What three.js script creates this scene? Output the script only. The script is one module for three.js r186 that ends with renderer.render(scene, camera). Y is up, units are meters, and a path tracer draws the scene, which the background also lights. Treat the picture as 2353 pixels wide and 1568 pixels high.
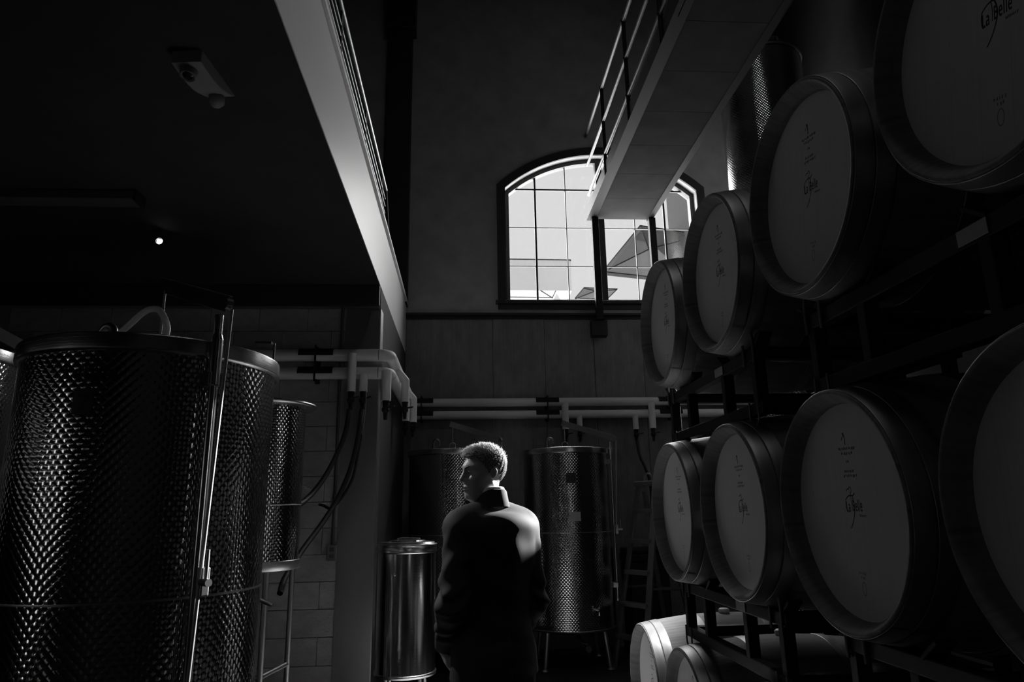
import * as THREE from 'three';
import { mergeGeometries } from 'three/addons/utils/BufferGeometryUtils.js';
import { RoundedBoxGeometry } from 'three/addons/geometries/RoundedBoxGeometry.js';
import { RectAreaLightUniformsLib } from 'three/addons/lights/RectAreaLightUniformsLib.js';

// ------------------------------------------------------------------ camera, sky, sun, daylight, exposure
const scene = new THREE.Scene();
const camera = new THREE.PerspectiveCamera(2 * Math.atan(784 / 1569) * 180 / Math.PI, 2353 / 1568, 0.05, 200);
{
  // 24 mm lens, 1.5 m above the floor, 14 degrees up, 4 degrees to the right of the room's long axis, 1 degree of roll
  const right = new THREE.Vector3(0.99751, -0.01822, 0.06815), up = new THREE.Vector3(0.00112, 0.97003, 0.24299), back = new THREE.Vector3(-0.07053, -0.24231, 0.96763);
  camera.quaternion.setFromRotationMatrix(new THREE.Matrix4().makeBasis(right, up, back));
  camera.position.set(0, 1.5, 0);
}
scene.background = new THREE.Color().setRGB(0.74, 0.74, 0.74);       // bright overexposed haze
const SUN = 22, DAY = 12;
const sun = new THREE.DirectionalLight(0xffffff, SUN);
sun.position.set(0.75 * 16, 0.37 * 16, -0.66 * 16); sun.target.position.set(0, 1.5, -3);
sun.position.add(sun.target.position);
sun.castShadow = true; sun.shadow.mapSize.set(2048, 2048);
Object.assign(sun.shadow.camera, { left: -9, right: 9, top: 9, bottom: -9, near: 1, far: 45 });
scene.add(sun, sun.target);
RectAreaLightUniformsLib.init();
function areaLight(width, height, strength, position, towards) {      // daylight through a window or a door, or the light of the ceiling lamp
  const l = new THREE.RectAreaLight(0xffffff, strength, width, height);
  l.position.set(...position); l.lookAt(...towards); scene.add(l);
}
areaLight(2.7, 2.0, DAY, [1.82, 5.05, -8.62], [1.82, 5.05, 0]);       // the arched window
areaLight(0.94, 0.95, 0.6, [-6.32, 1.58, 1.3], [0, 1.58, 1.3]);              // the unseen glazed door at the far left, lights man and barrel heads
const EXPOSURE = 1.0;

// ------------------------------------------------------------------ helpers
const V = (x, y, z) => new THREE.Vector3(x, y, z);
let seed = 7;
const rnd = () => { seed = (seed * 16807) % 2147483647; return seed / 2147483647; };
const used = {};
const numbered = (n) => { const k = used[n] = (used[n] ?? -1) + 1; return k ? n + '_' + String(k).padStart(3, '0') : n; };
function thing(name, label, category, pos = [0, 0, 0], turn = 0, group) {
  const o = new THREE.Group(); o.name = numbered(name); o.position.set(...pos); o.rotation.y = turn;
  o.userData = { label, category }; if (group) o.userData.group = group;
  scene.add(o); return o;
}
function flatten(list) {
  return list.map((g) => { const h = g.index ? g.toNonIndexed() : g; for (const k of Object.keys(h.attributes)) if (!['position', 'normal', 'uv'].includes(k)) h.deleteAttribute(k);
    if (!h.attributes.uv) h.setAttribute('uv', new THREE.BufferAttribute(new Float32Array(h.attributes.position.count * 2), 2)); return h; });
}
const join = (list) => list.length === 1 ? list[0] : mergeGeometries(flatten(list));
function part(name, geos, material, parent, label) {
  const m = new THREE.Mesh(join(Array.isArray(geos) ? geos : [geos]), material);
  m.name = name; m.castShadow = m.receiveShadow = true; if (label) m.userData.label = label;
  parent.add(m); return m;
}
function struct(name, geos, material) { const m = part(numbered(name), geos, material, scene); m.userData.kind = 'structure'; return m; }
function single(name, geos, material, label, category, group) {
  const m = part(numbered(name), geos, material, scene); m.userData = { label, category }; if (group) m.userData.group = group; return m;
}
function copy(o, label, pos, turn) {
  const c = o.clone(); c.name = numbered(o.name.replace(/_\d{3}$/, '')); c.userData = { ...o.userData, label };
  if (pos) c.position.set(...pos); if (turn !== undefined) c.rotation.y = turn; scene.add(c); return c;
}
// box with metre uv
function box(w, h, d, x = 0, y = 0, z = 0, r = 0) {
  const g = r > 0 ? new RoundedBoxGeometry(w, h, d, 1, Math.min(r, w / 2.01, h / 2.01, d / 2.01)) : new THREE.BoxGeometry(w, h, d);
  const p = g.attributes.position, n = g.attributes.normal, uv = g.attributes.uv;
  for (let i = 0; i < p.count; i++) {
    const ax = Math.abs(n.getX(i)), ay = Math.abs(n.getY(i)), az = Math.abs(n.getZ(i));
    if (ax >= ay && ax >= az) uv.setXY(i, p.getZ(i) + z, p.getY(i) + y); else if (ay >= az) uv.setXY(i, p.getX(i) + x, p.getZ(i) + z); else uv.setXY(i, p.getX(i) + x, p.getY(i) + y);
  }
  return g.translate(x, y, z);
}
const span = (x0, x1, y0, y1, z0, z1, r = 0) => box(x1 - x0, y1 - y0, z1 - z0, (x0 + x1) / 2, (y0 + y1) / 2, (z0 + z1) / 2, r);
function bar(a, b, r, r2 = r, seg = 12) {
  const d = b.clone().sub(a), g = new THREE.CylinderGeometry(r2, r, d.length(), seg, 1);
  g.applyQuaternion(new THREE.Quaternion().setFromUnitVectors(V(0, 1, 0), d.clone().normalize()));
  return g.translate((a.x + b.x) / 2, (a.y + b.y) / 2, (a.z + b.z) / 2);
}
// rectangular bar from a to b, w across (horizontal), h the other way
function beam(a, b, w, h, r = 0.003) {
  const d = b.clone().sub(a), L = d.length(), g = r ? new RoundedBoxGeometry(w, h, L, 1, r) : new THREE.BoxGeometry(w, h, L);
  d.normalize(); const ref = Math.abs(d.y) > 0.98 ? V(0, 0, 1) : V(0, 1, 0), x = V(0, 0, 0).crossVectors(ref, d).normalize(), y = V(0, 0, 0).crossVectors(d, x);
  g.applyMatrix4(new THREE.Matrix4().makeBasis(x, y, d)); return g.translate((a.x + b.x) / 2, (a.y + b.y) / 2, (a.z + b.z) / 2);
}
const tube = (pts, r, seg = 40, rad = 10, tension = 0.5) => new THREE.TubeGeometry(new THREE.CatmullRomCurve3(pts.map((p) => p.isVector3 ? p : V(...p)), false, 'catmullrom', tension), seg, r, rad, false);
const lathe = (pts, seg = 48) => new THREE.LatheGeometry(pts.map(([r, y]) => new THREE.Vector2(r, y)), seg);
const ball = (r, x, y, z, ws = 16, hs = 12) => new THREE.SphereGeometry(r, ws, hs).translate(x, y, z);

// ------------------------------------------------------------------ textures
function noiseGrid(n, s) { let q = s; const r = () => { q = (q * 16807) % 2147483647; return q / 2147483647; }; return Float32Array.from({ length: n * n }, r); }
function vnoise(g, n, x, y) {
  const xi = Math.floor(x), yi = Math.floor(y), fx = x - xi, fy = y - yi, u = fx * fx * (3 - 2 * fx), w = fy * fy * (3 - 2 * fy), m = (a) => ((a % n) + n) % n;
  const a = g[m(yi) * n + m(xi)], b = g[m(yi) * n + m(xi + 1)], c = g[m(yi + 1) * n + m(xi)], d = g[m(yi + 1) * n + m(xi + 1)];
  return (a * (1 - u) + b * u) * (1 - w) + (c * (1 - u) + d * u) * w;
}
// a tileable grey texture from a function of (u, v) in 0..1 giving 0..1
function texture(size, fn, repeat = [1, 1], srgb = false) {
  const [w, h] = Array.isArray(size) ? size : [size, size], d = new Uint8Array(w * h * 4);
  for (let j = 0; j < h; j++) for (let i = 0; i < w; i++) { const v = Math.max(0, Math.min(255, Math.round(fn(i / w, j / h) * 255))), k = (j * w + i) * 4; d[k] = d[k + 1] = d[k + 2] = v; d[k + 3] = 255; }
  const t = new THREE.DataTexture(d, w, h); t.wrapS = t.wrapT = THREE.RepeatWrapping; t.magFilter = THREE.LinearFilter; t.minFilter = THREE.LinearMipmapLinearFilter; t.generateMipmaps = true;
  if (srgb) t.colorSpace = THREE.SRGBColorSpace; t.repeat.set(...repeat); t.needsUpdate = true; return t;
}
const NG = [noiseGrid(16, 11), noiseGrid(32, 23), noiseGrid(64, 37), noiseGrid(128, 51)];
const fbm = (u, v) => 0.45 * vnoise(NG[0], 16, u * 16, v * 16) + 0.27 * vnoise(NG[1], 32, u * 32, v * 32) + 0.17 * vnoise(NG[2], 64, u * 64, v * 64) + 0.11 * vnoise(NG[3], 128, u * 128, v * 128);
const grain = (u, v, k = 8) => 0.6 * vnoise(NG[3], 128, u * 128, v * 128 / 16) + 0.4 * vnoise(NG[2], 64, u * 64, v * 64 / k);
function canvasTexture(w, h, draw) { const c = document.createElement('canvas'); c.width = w; c.height = h; draw(c.getContext('2d'), w, h); const t = new THREE.CanvasTexture(c); t.colorSpace = THREE.SRGBColorSpace; t.anisotropy = 8; return t; }
const dimples = texture(128, (u, v) => {                              // two staggered rows of round dimples per tile
  const cell = (a, b) => { const dx = a - Math.round(a), dy = b - Math.round(b); return Math.hypot(dx, dy); };
  const d = Math.min(cell(u, v), cell(u + 0.5, v + 0.5)); return Math.max(0, 1 - (d / 0.5) ** 2);
}, [1 / 0.034, 1 / 0.034]);
const swirl = texture(256, (u, v) => 0.5 + 0.5 * (fbm(u, v) - 0.5), [2, 2]);
const plaster = texture(256, (u, v) => 0.82 + 0.36 * (fbm(u, v) - 0.5), [0.35, 0.35]);
const plasterBump = texture(256, (u, v) => fbm(v, u), [2, 2]);
const concrete = texture(512, (u, v) => 0.75 + 0.7 * (fbm(u, v) - 0.5), [0.4, 0.4]);
const boardFace = texture(256, (u, v) => 0.8 + 0.22 * (grain(u, v, 12) - 0.5) + 0.4 * (fbm(u, v) - 0.5), [0.9, 0.45]);
const oakGrain = texture(256, (u, v) => 0.8 + 0.5 * (grain(u, v, 10) - 0.5) + 0.25 * (fbm(v, u) - 0.5), [1, 1]);
const brushed = texture(256, (u, v) => 0.6 * vnoise(NG[3], 128, u * 4, v * 128) + 0.4 * vnoise(NG[2], 64, u * 2, v * 64), [1, 2]);
const cloth = texture(128, (u, v) => 0.5 + 0.25 * Math.sin(u * Math.PI * 32) + 0.25 * Math.sin(v * Math.PI * 32), [36, 36]);

// ------------------------------------------------------------------ materials (the photograph is black and white: every colour is a grey)
const grey = (v) => new THREE.Color().setRGB(v, v, v);
const std = (v, rough, o = {}) => new THREE.MeshStandardMaterial({ color: grey(v), roughness: rough, ...o });
const M = {
  plaster: std(0.52, 0.9, { map: plaster, bumpMap: plasterBump, bumpScale: 0.001 }),
  board: std(0.26, 0.7, { map: boardFace }),
  block: std(0.5, 0.85, { map: plaster, bumpMap: plasterBump, bumpScale: 0.002 }),
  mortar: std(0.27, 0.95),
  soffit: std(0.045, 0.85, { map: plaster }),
  darkCeiling: std(0.05, 0.9),
  fascia: std(0.78, 0.42, { bumpMap: swirl, bumpScale: 0.0006 }),
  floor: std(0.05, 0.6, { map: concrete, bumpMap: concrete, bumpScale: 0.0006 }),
  ground: std(0.2, 0.95),
  blackIron: new THREE.MeshPhysicalMaterial({ color: grey(0.022), roughness: 0.6, specularIntensity: 0.25 }),
  blackPaint: std(0.02, 0.6),
  darkFrame: std(0.03, 0.55),
  rack: new THREE.MeshPhysicalMaterial({ color: grey(0.016), roughness: 0.55, specularIntensity: 0.4 }),
  wire: std(0.5, 0.3, { metalness: 0.9 }),
  steel: std(0.6, 0.2, { metalness: 1 }),
  steelRough: std(0.5, 0.38, { metalness: 1 }),
  dimple: std(0.55, 0.1, { metalness: 1, bumpMap: dimples, bumpScale: 0.0015 }),
  guard: std(0.55, 0.36, { metalness: 1, bumpMap: swirl, bumpScale: 0.001 }),
  zinc: std(0.36, 0.45, { metalness: 0.85, map: plaster }),
  oak: std(0.2, 0.75, { map: oakGrain, bumpMap: oakGrain, bumpScale: 0.0008 }),
  white: std(0.72, 0.5),
  jacketing: std(0.8, 0.55),
  rubber: std(0.02, 0.55),
  grime: std(0.12, 0.7),
  plastic: std(0.3, 0.45),
  glass: new THREE.MeshPhysicalMaterial({ color: grey(1), roughness: 0, transmission: 1, thickness: 0, ior: 1.45 }),
  hose: new THREE.MeshPhysicalMaterial({ color: grey(0.85), roughness: 0.25, transmission: 0.35, thickness: 0 }),
  steelRough2: new THREE.MeshPhysicalMaterial({ color: grey(0.07), roughness: 1, specularIntensity: 0.05, map: plaster }),
  railPaint: std(0.1, 0.4, { metalness: 0.2 }),
  alu: std(0.32, 0.42, { metalness: 0.8 }),
};
// ------------------------------------------------------------------ the room
const ZB = -8.2, ZL = -5.65, XS = -0.71, YM = 3.4, YL = 3.9;         // back wall, left wall, side wall and fascia, mezzanine underside, ledge
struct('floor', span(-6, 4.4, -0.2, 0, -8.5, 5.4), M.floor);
struct('added_bounce_slab', span(-0.7, 0.9, 0, 0.012, -5.5, -3.5, 0.004), M.bounceSlab = std(0.5, 0.8, { map: concrete }));   // added pale slab out of view, bounces light onto the end barrel
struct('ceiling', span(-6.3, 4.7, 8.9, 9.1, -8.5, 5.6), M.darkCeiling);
// the arch of the window: spring line, half width, rise
const WX = 1.82, WH = 1.28, WS = 4.07, WSP = 5.62, RISE = 0.5, AR = (WH * WH + RISE * RISE) / (2 * RISE);
const archY = (x, grow = 0) => WSP + RISE - AR + Math.sqrt(Math.max(0, (AR + grow) ** 2 - (x - WX) ** 2));
function archShape(grow, cls = THREE.Shape) {
  const s = new cls(), x0 = WX - WH - grow, x1 = WX + WH + grow, n = 28;
  s.moveTo(x0, WS - grow); s.lineTo(x1, WS - grow);
  for (let i = 0; i <= n; i++) { const x = x1 + (x0 - x1) * i / n; s.lineTo(x, archY(x, grow)); }
  s.closePath(); return s;
}
{
  const w = new THREE.Shape(); w.moveTo(-6.3, YL); w.lineTo(4.7, YL); w.lineTo(4.7, 9); w.lineTo(-6.3, 9); w.closePath();
  w.holes.push(archShape(0, THREE.Path));
  const g = new THREE.ExtrudeGeometry(w, { depth: 0.3, bevelEnabled: false }).translate(0, 0, ZB - 0.3);
  const wall = struct('wall_back', [g, span(-6.3, 4.7, -0.2, YL, ZB - 0.3, ZB - 0.02)], M.plaster);
  // the tall boards that clad the lower half
  const xs = [-0.71, 0.36, 1.0, 1.62, 2.24, 2.86, 3.48, 4.1, 4.4];
  for (let i = 0; i < xs.length - 1; i++) part('panel', span(xs[i] + 0.003, xs[i + 1] - 0.003, 0, YL - 0.02, ZB - 0.02, ZB + 0.006 * (i % 2), 0.002), M.board, wall);
}
const [WY0, WY1, WZ0, WZ1] = [3.38, 4.6, -7.35, -6.0];
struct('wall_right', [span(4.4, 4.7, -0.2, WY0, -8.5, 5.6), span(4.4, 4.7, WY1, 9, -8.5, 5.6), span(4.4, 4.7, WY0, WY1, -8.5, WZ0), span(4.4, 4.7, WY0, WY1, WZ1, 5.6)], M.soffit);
{ // unseen high side window, placed to let the sun reach the man
  const w = struct('unseen_window_2', [span(4.5, 4.6, WY0, WY0 + 0.05, WZ0, WZ1), span(4.5, 4.6, WY1 - 0.05, WY1, WZ0, WZ1), span(4.5, 4.6, WY0 + 0.05, WY1 - 0.05, WZ0, WZ0 + 0.05), span(4.5, 4.6, WY0 + 0.05, WY1 - 0.05, WZ1 - 0.05, WZ1)], M.darkFrame);
  part('pane', span(4.54, 4.546, WY0 + 0.05, WY1 - 0.05, WZ0 + 0.05, WZ1 - 0.05), M.glass, w);
}
struct('added_shade_wall', span(4.4, 4.7, 2.6, 9.1, -13.4, -8.5), M.ground);  // added wall out of view, keeps the sun off the balcony edge
struct('wall_far_left', [span(-6.3, -6, -0.2, 9, -8.5, 0.75), span(-6.3, -6, -0.2, 9, 1.85, 5.6), span(-6.3, -6, 2.15, 9, 0.75, 1.85)], M.soffit);
{
  const d = struct('unseen_door_2', [span(-6.2, -6.1, 0, 2.15, 0.75, 0.83), span(-6.2, -6.1, 0, 2.15, 1.77, 1.85), span(-6.2, -6.1, 2.07, 2.15, 0.83, 1.77), span(-6.2, -6.1, 0, 0.14, 0.83, 1.77)], M.darkFrame);  // unseen part-glazed door, placed to light the man from the left
  part('pane', span(-6.153, -6.147, 1.1, 2.07, 0.83, 1.77), M.glass, d);
  part('door_leaf', [span(-6.17, -6.13, 0.14, 1.1, 0.83, 1.77), span(-6.125, -6.115, 0.3, 0.95, 0.95, 1.65, 0.004)], M.grime, d);
  part('door_handle', bar(V(-6.08, 0.95, 0.88), V(-6.08, 1.2, 0.88), 0.012), M.steel, d);
}
struct('outside_yard', span(-16, -6.3, -0.3, -0.05, -5, 8), M.ground);
struct('wall_front', [span(-6, -2.07, -0.2, 9, 5.1, 5.4), span(-1.07, 4.4, -0.2, 9, 5.1, 5.4), span(-2.07, -1.07, 2.12, 9, 5.1, 5.4)], M.soffit);
{
  const d = struct('door_1', [span(-2.07, -2.0, 0, 2.12, 5.16, 5.26), span(-1.14, -1.07, 0, 2.12, 5.16, 5.26), span(-2.0, -1.14, 2.04, 2.12, 5.16, 5.26), span(-2.0, -1.14, 0, 0.12, 5.16, 5.26)], M.darkFrame);
  part('door_leaf', [span(-2.0, -1.14, 0.12, 2.04, 5.19, 5.23), span(-1.9, -1.24, 0.3, 0.95, 5.18, 5.19, 0.004), span(-1.9, -1.24, 1.1, 1.9, 5.18, 5.19, 0.004)], M.grime, d);
  part('door_handle', bar(V(-1.19, 0.95, 5.12), V(-1.19, 1.2, 5.12), 0.012), M.steel, d);
}
{ // block wall of the rooms on the left: core, and each block proud of its mortar
  const w = struct('wall_left', span(-6, XS - 0.006, 0, YM, ZB - 0.02, ZL - 0.012), M.mortar);
  const variants = [0, 1, 2].map((k) => { const m = M.block.clone(); m.color = grey(0.48 + 0.025 * k); return m; });
  const g = new RoundedBoxGeometry(0.398, 0.196, 0.02, 1, 0.003), h = new RoundedBoxGeometry(0.198, 0.196, 0.02, 1, 0.003);
  let k = 0;
  for (let r = 0; r < 16; r++) for (let c = 0; c < 7; c++) {
    const odd = r % 2, x = XS - 0.2 - 0.4 * c - (odd ? 0.2 : 0), m = new THREE.Mesh(g, variants[(r * 5 + c * 3) % 3]);
    m.name = 'block'; m.position.set(x, 0.1 + 0.2 * r, ZL - 0.009); m.castShadow = m.receiveShadow = true; w.add(m);
    if (odd && c === 0) { const e = new THREE.Mesh(h, variants[k++ % 3]); e.name = 'block'; e.position.set(XS - 0.1, 0.1 + 0.2 * r, ZL - 0.009); e.castShadow = e.receiveShadow = true; w.add(e); }
  }
  struct('trim_1', span(-6, XS - 0.004, 3.22, YM, ZL, ZL + 0.05, 0.004), M.darkFrame);
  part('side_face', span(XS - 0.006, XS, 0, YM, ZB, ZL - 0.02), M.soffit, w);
}
{ // mezzanine floor with its white edge board, lip and railing
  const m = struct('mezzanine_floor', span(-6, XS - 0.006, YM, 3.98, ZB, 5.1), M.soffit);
  part('fascia', span(XS - 0.006, XS, YM - 0.002, 4.0, ZB + 0.02, 5.1, 0.001), M.fascia, m);
  part('lip', span(XS - 0.05, XS + 0.025, 4.0, 4.035, ZB + 0.02, 5.1, 0.008), M.fascia, m);
  const r = thing('railing', 'black steel guard railing with thin horizontal bars along the white balcony edge', 'railing', [XS - 0.02, 4.035, 0]);
  const zs = []; for (let z = -5.68; z < 4; z += 1.05) zs.push(z);
  part('handrail', bar(V(0, 0.42, -5.95), V(0, 0.42, 4.2), 0.017), M.alu, r);
  for (let k = 0; k < 4; k++) part('rail', bar(V(0, 0.09 + 0.072 * k, -5.9), V(0, 0.09 + 0.072 * k, 4.2), 0.007, 0.007, 8), M.alu, r);
  for (const z of zs) part('post', [box(0.012, 0.42, 0.05, 0, 0.21, z, 0.003), box(0.06, 0.012, 0.09, 0, 0.006, z, 0.003)], M.blackIron, r);
  part('end_post', [tube([[0, 0, -6.3], [0, 0.18, -6.15], [0, 0.36, -6.0], [0, 0.42, -5.94]], 0.014, 16, 8)], M.blackIron, r);
}
struct('column', [span(-1.0, -0.69, 3.98, 8.9, ZB + 0.01, ZB + 0.2, 0.006), span(-1.05, -0.64, 7.85, 8.9, ZB + 0.005, ZB + 0.26, 0.006)], M.blackPaint);
struct('trim_2', [span(XS, 4.4, YL - 0.03, YL, ZB, ZB + 0.07, 0.004), span(XS, 4.4, YL - 0.07, YL - 0.03, ZB, ZB + 0.02)], M.darkFrame);
{ // arched window: casing, frame, mullion, muntins, panes
  const ring = (out, inn, depth, z, bev = 0) => { const s = archShape(out); s.holes.push(archShape(inn, THREE.Path)); return new THREE.ExtrudeGeometry(s, { depth, bevelEnabled: bev > 0, bevelSize: bev, bevelThickness: bev, bevelSegments: 1 }).translate(0, 0, z); };
  const w = struct('window_1', ring(-0.002, -0.055, 0.1, ZB - 0.2), M.darkFrame);
  part('casing', ring(0.11, 0.0, 0.03, ZB), M.darkFrame, w);
  part('window_sill', span(WX - WH - 0.14, WX + WH + 0.14, WS - 0.045, WS, ZB - 0.12, ZB + 0.06, 0.006), M.darkFrame, w);
  const zf = ZB - 0.15, top = (x) => archY(x, -0.05), L = WX - WH + 0.055, R = WX + WH - 0.055;
  part('mullion', span(WX - 0.045, WX + 0.045, WS + 0.05, top(WX), zf - 0.05, zf + 0.05, 0.004), M.darkFrame, w);
  const cols = [0.95, 1.36, 2.28, 2.69], rows = [4.59, 5.13, WSP + 0.06], wide = [0.026, 0.012, 0.012, 0.026], tall = [0.01, 0.01, 0.022];
  cols.forEach((x, i) => part('muntin', span(x - wide[i] / 2, x + wide[i] / 2, WS + 0.05, top(x), zf - 0.015, zf + 0.015, 0.003), M.darkFrame, w));
  rows.forEach((y, i) => { for (const [a, b] of [[L, WX - 0.045], [WX + 0.045, R]]) part('muntin', span(a, b, y - tall[i] / 2, y + tall[i] / 2, zf - 0.013, zf + 0.013, 0.003), M.darkFrame, w); });
  const xs = [L, ...cols.slice(0, 2), WX - 0.045, WX + 0.045, ...cols.slice(2), R], ys = [WS + 0.055, ...rows];
  for (let i = 0; i < xs.length - 1; i++) {
    if (i === 3) continue;
    for (let j = 0; j < ys.length; j++) {
      if (j < 3) part('pane', span(xs[i], xs[i + 1], ys[j], ys[j + 1], zf - 0.002, zf + 0.002), M.glass, w);
      else { const s = new THREE.Shape(); s.moveTo(xs[i], ys[3]); s.lineTo(xs[i + 1], ys[3]); for (let k = 0; k <= 8; k++) { const x = xs[i + 1] + (xs[i] - xs[i + 1]) * k / 8; s.lineTo(x, Math.max(ys[3] + 0.002, top(x))); } part('pane', new THREE.ExtrudeGeometry(s, { depth: 0.004, bevelEnabled: false }).translate(0, 0, zf - 0.002), M.glass, w); }
    }
  }
}
{ // polished steel guard on the corner of the left wall
  const g = thing('corner_guard', 'polished stainless steel guard plate wrapped round the wall corner behind the pipes', 'corner guard', [XS, 0, ZL]);
  part('front_plate', box(0.285, 3.2, 0.008, -0.137, 1.6, 0.006, 0.002), M.guard, g);
  part('side_plate', box(0.008, 3.2, 0.16, 0.006, 1.6, -0.075, 0.002), M.steelRough, g);
}
// terrace outside the window
struct('terrace_ground', span(-30, 40, 2.3, 2.6, -70, -8.9), M.ground);
struct('outside_wall', span(-6.3, 4.7, -0.2, 2.6, -8.9, -8.5), M.ground);
// ------------------------------------------------------------------ steel catwalk up on the right
{
  const c = thing('catwalk', 'steel walkway with a pipe railing running up to the arched window', 'walkway', [0, 0, 0]);
  const x0 = 1.647, x1 = 2.46, z0 = -0.6, z1 = ZB + 0.02, yb = 5.17, yt = 5.42;
  const channel = (x, s) => [span(x - 0.004, x + 0.004, yb, yt, z1, z0), span(Math.min(x, x + s * 0.07), Math.max(x, x + s * 0.07), yb, yb + 0.008, z1, z0), span(Math.min(x, x + s * 0.07), Math.max(x, x + s * 0.07), yt - 0.008, yt, z1, z0)];
  part('stringer', channel(x0, 1), M.blackIron, c); part('stringer', channel(x1, -1), M.blackIron, c);
  part('edge_flange', span(x0 - 0.045, x0 + 0.002, yb, yb + 0.008, z1, z0), M.blackIron, c);
  for (let z = z1 + 0.02; z < z0 - 0.05; z += 0.62) part('deck_plate', span(x0 + 0.01, x1 - 0.01, yb + 0.012, yb + 0.024, z + 0.002, z + 0.618), M.steelRough2, c);
  for (let z = z1 + 0.62; z < z0; z += 1.24) part('cross_beam', span(x0 + 0.01, x1 - 0.01, yb + 0.024, yb + 0.1, z - 0.02, z + 0.02), M.blackIron, c);
  for (let z = -7.1; z < z0; z += 1.15) for (const [x] of [[x0], [x1]]) part('post', [bar(V(x, yt - 0.2, z), V(x, 6.4, z), 0.021), ball(0.03, x, 6.4, z, 12, 8), ball(0.028, x, 5.96, z, 12, 8), ball(0.028, x, 5.53, z, 12, 8)], M.blackIron, c);
  for (const x of [x0, x1]) { part('handrail', bar(V(x, 6.4, z1), V(x, 6.4, z0), 0.021), M.railPaint, c); for (const y of [5.96, 5.53]) part('rail', bar(V(x, y, z1), V(x, y, z0), 0.019), M.railPaint, c); }
  // the two hangers that carry its end at the window, standing on wall brackets
  for (const x of [x0 + 0.045, x1 - 0.02]) {
    part('support_post', [beam(V(x, 3.8, ZB + 0.1), V(x, yb, ZB + 0.1), 0.085, 0.085, 0.004)], M.blackIron, c);
    part('bracket', [box(0.2, 0.2, 0.12, x - 0.01, 3.69, ZB + 0.065, 0.006), box(0.12, 0.012, 0.16, x, 3.8, ZB + 0.09, 0.003)], M.blackPaint, c);
  }
}
// ------------------------------------------------------------------ oak barrels and their racks
// the printed barrel head: branded line drawing and name in the middle, small stamped lines above and below
const headPrint = canvasTexture(1024, 1024, (g, w, h) => {
  g.fillStyle = '#dcdcdc'; g.fillRect(0, 0, w, h);
  let q = 91; const r = () => { q = (q * 16807) % 2147483647; return q / 2147483647; };
  for (let i = 0; i < 900; i++) { const v = 190 + r() * 60; g.strokeStyle = `rgba(${v},${v},${v},0.16)`; g.lineWidth = 1 + r() * 3; const y = r() * h, x = r() * w; g.beginPath(); g.moveTo(y, x); g.lineTo(y + (r() - 0.5) * 6, x + 60 + r() * 420); g.stroke(); }
  for (let i = 1; i < 7; i++) { g.fillStyle = 'rgba(60,60,60,0.12)'; g.fillRect(i * w / 7 - 1, 0, 2, h); }
  g.strokeStyle = g.fillStyle = '#2a2a2a'; g.lineCap = 'round'; g.lineJoin = 'round';
  const line = (lw, ...p) => { g.lineWidth = lw; g.beginPath(); g.moveTo(p[0], p[1]); for (let i = 2; i < p.length; i += 4) g.quadraticCurveTo(p[i], p[i + 1], p[i + 2], p[i + 3]); g.stroke(); };
  g.save(); g.translate(512, 500); g.scale(0.62, 0.62); g.translate(-512, -530);
  // figure: hat, face, shoulders, the long sweep of the dress
  line(7, 455, 408, 470, 385, 486, 398); line(7, 486, 398, 500, 372, 512, 384); line(6, 512, 384, 528, 398, 512, 424); line(6, 505, 424, 498, 438, 512, 446);
  line(9, 430, 478, 470, 440, 512, 446); line(9, 512, 446, 545, 452, 560, 428); line(8, 430, 478, 418, 520, 430, 560);
  line(10, 524, 450, 560, 520, 530, 590); line(9, 530, 590, 505, 650, 462, 694); line(5, 530, 590, 516, 630, 478, 680); line(6, 500, 452, 512, 500, 506, 560);
  g.save(); g.translate(424, 574); g.scale(0.62, 1.25); g.font = 'bold 92px sans-serif'; g.fillText('La', 0, 0); g.restore();
  g.save(); g.translate(522, 566); g.scale(0.62, 1.25); g.font = 'bold 92px sans-serif'; g.fillText('Belle', -14, 0); g.restore();
  g.font = 'bold 27px sans-serif'; g.fillText('Winery', 598, 606);
  g.restore();
  // stamped marks of the cooper, too small to read
  line(7, 500, 150, 512, 130, 516, 200); line(5, 486, 176, 500, 160, 505, 150);
  const dashes = (y, x0, x1, s) => { for (let x = x0; x < x1; x += s + 3 + r() * 5) { g.fillRect(x, y + r() * 3, s * (0.5 + r() * 0.5), 9 + r() * 5); } };
  dashes(214, 450, 590, 9); dashes(238, 470, 570, 9); dashes(276, 505, 530, 9); dashes(324, 480, 560, 8); dashes(346, 470, 580, 8);
  g.globalAlpha = 0.55; dashes(800, 500, 560, 7); dashes(822, 515, 550, 7); g.lineWidth = 3; g.beginPath(); g.ellipse(530, 878, 15, 30, 0, 0, 7); g.stroke(); g.globalAlpha = 1;
});
M.head = new THREE.MeshStandardMaterial({ color: grey(0.8), roughness: 0.8, map: headPrint });
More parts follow.
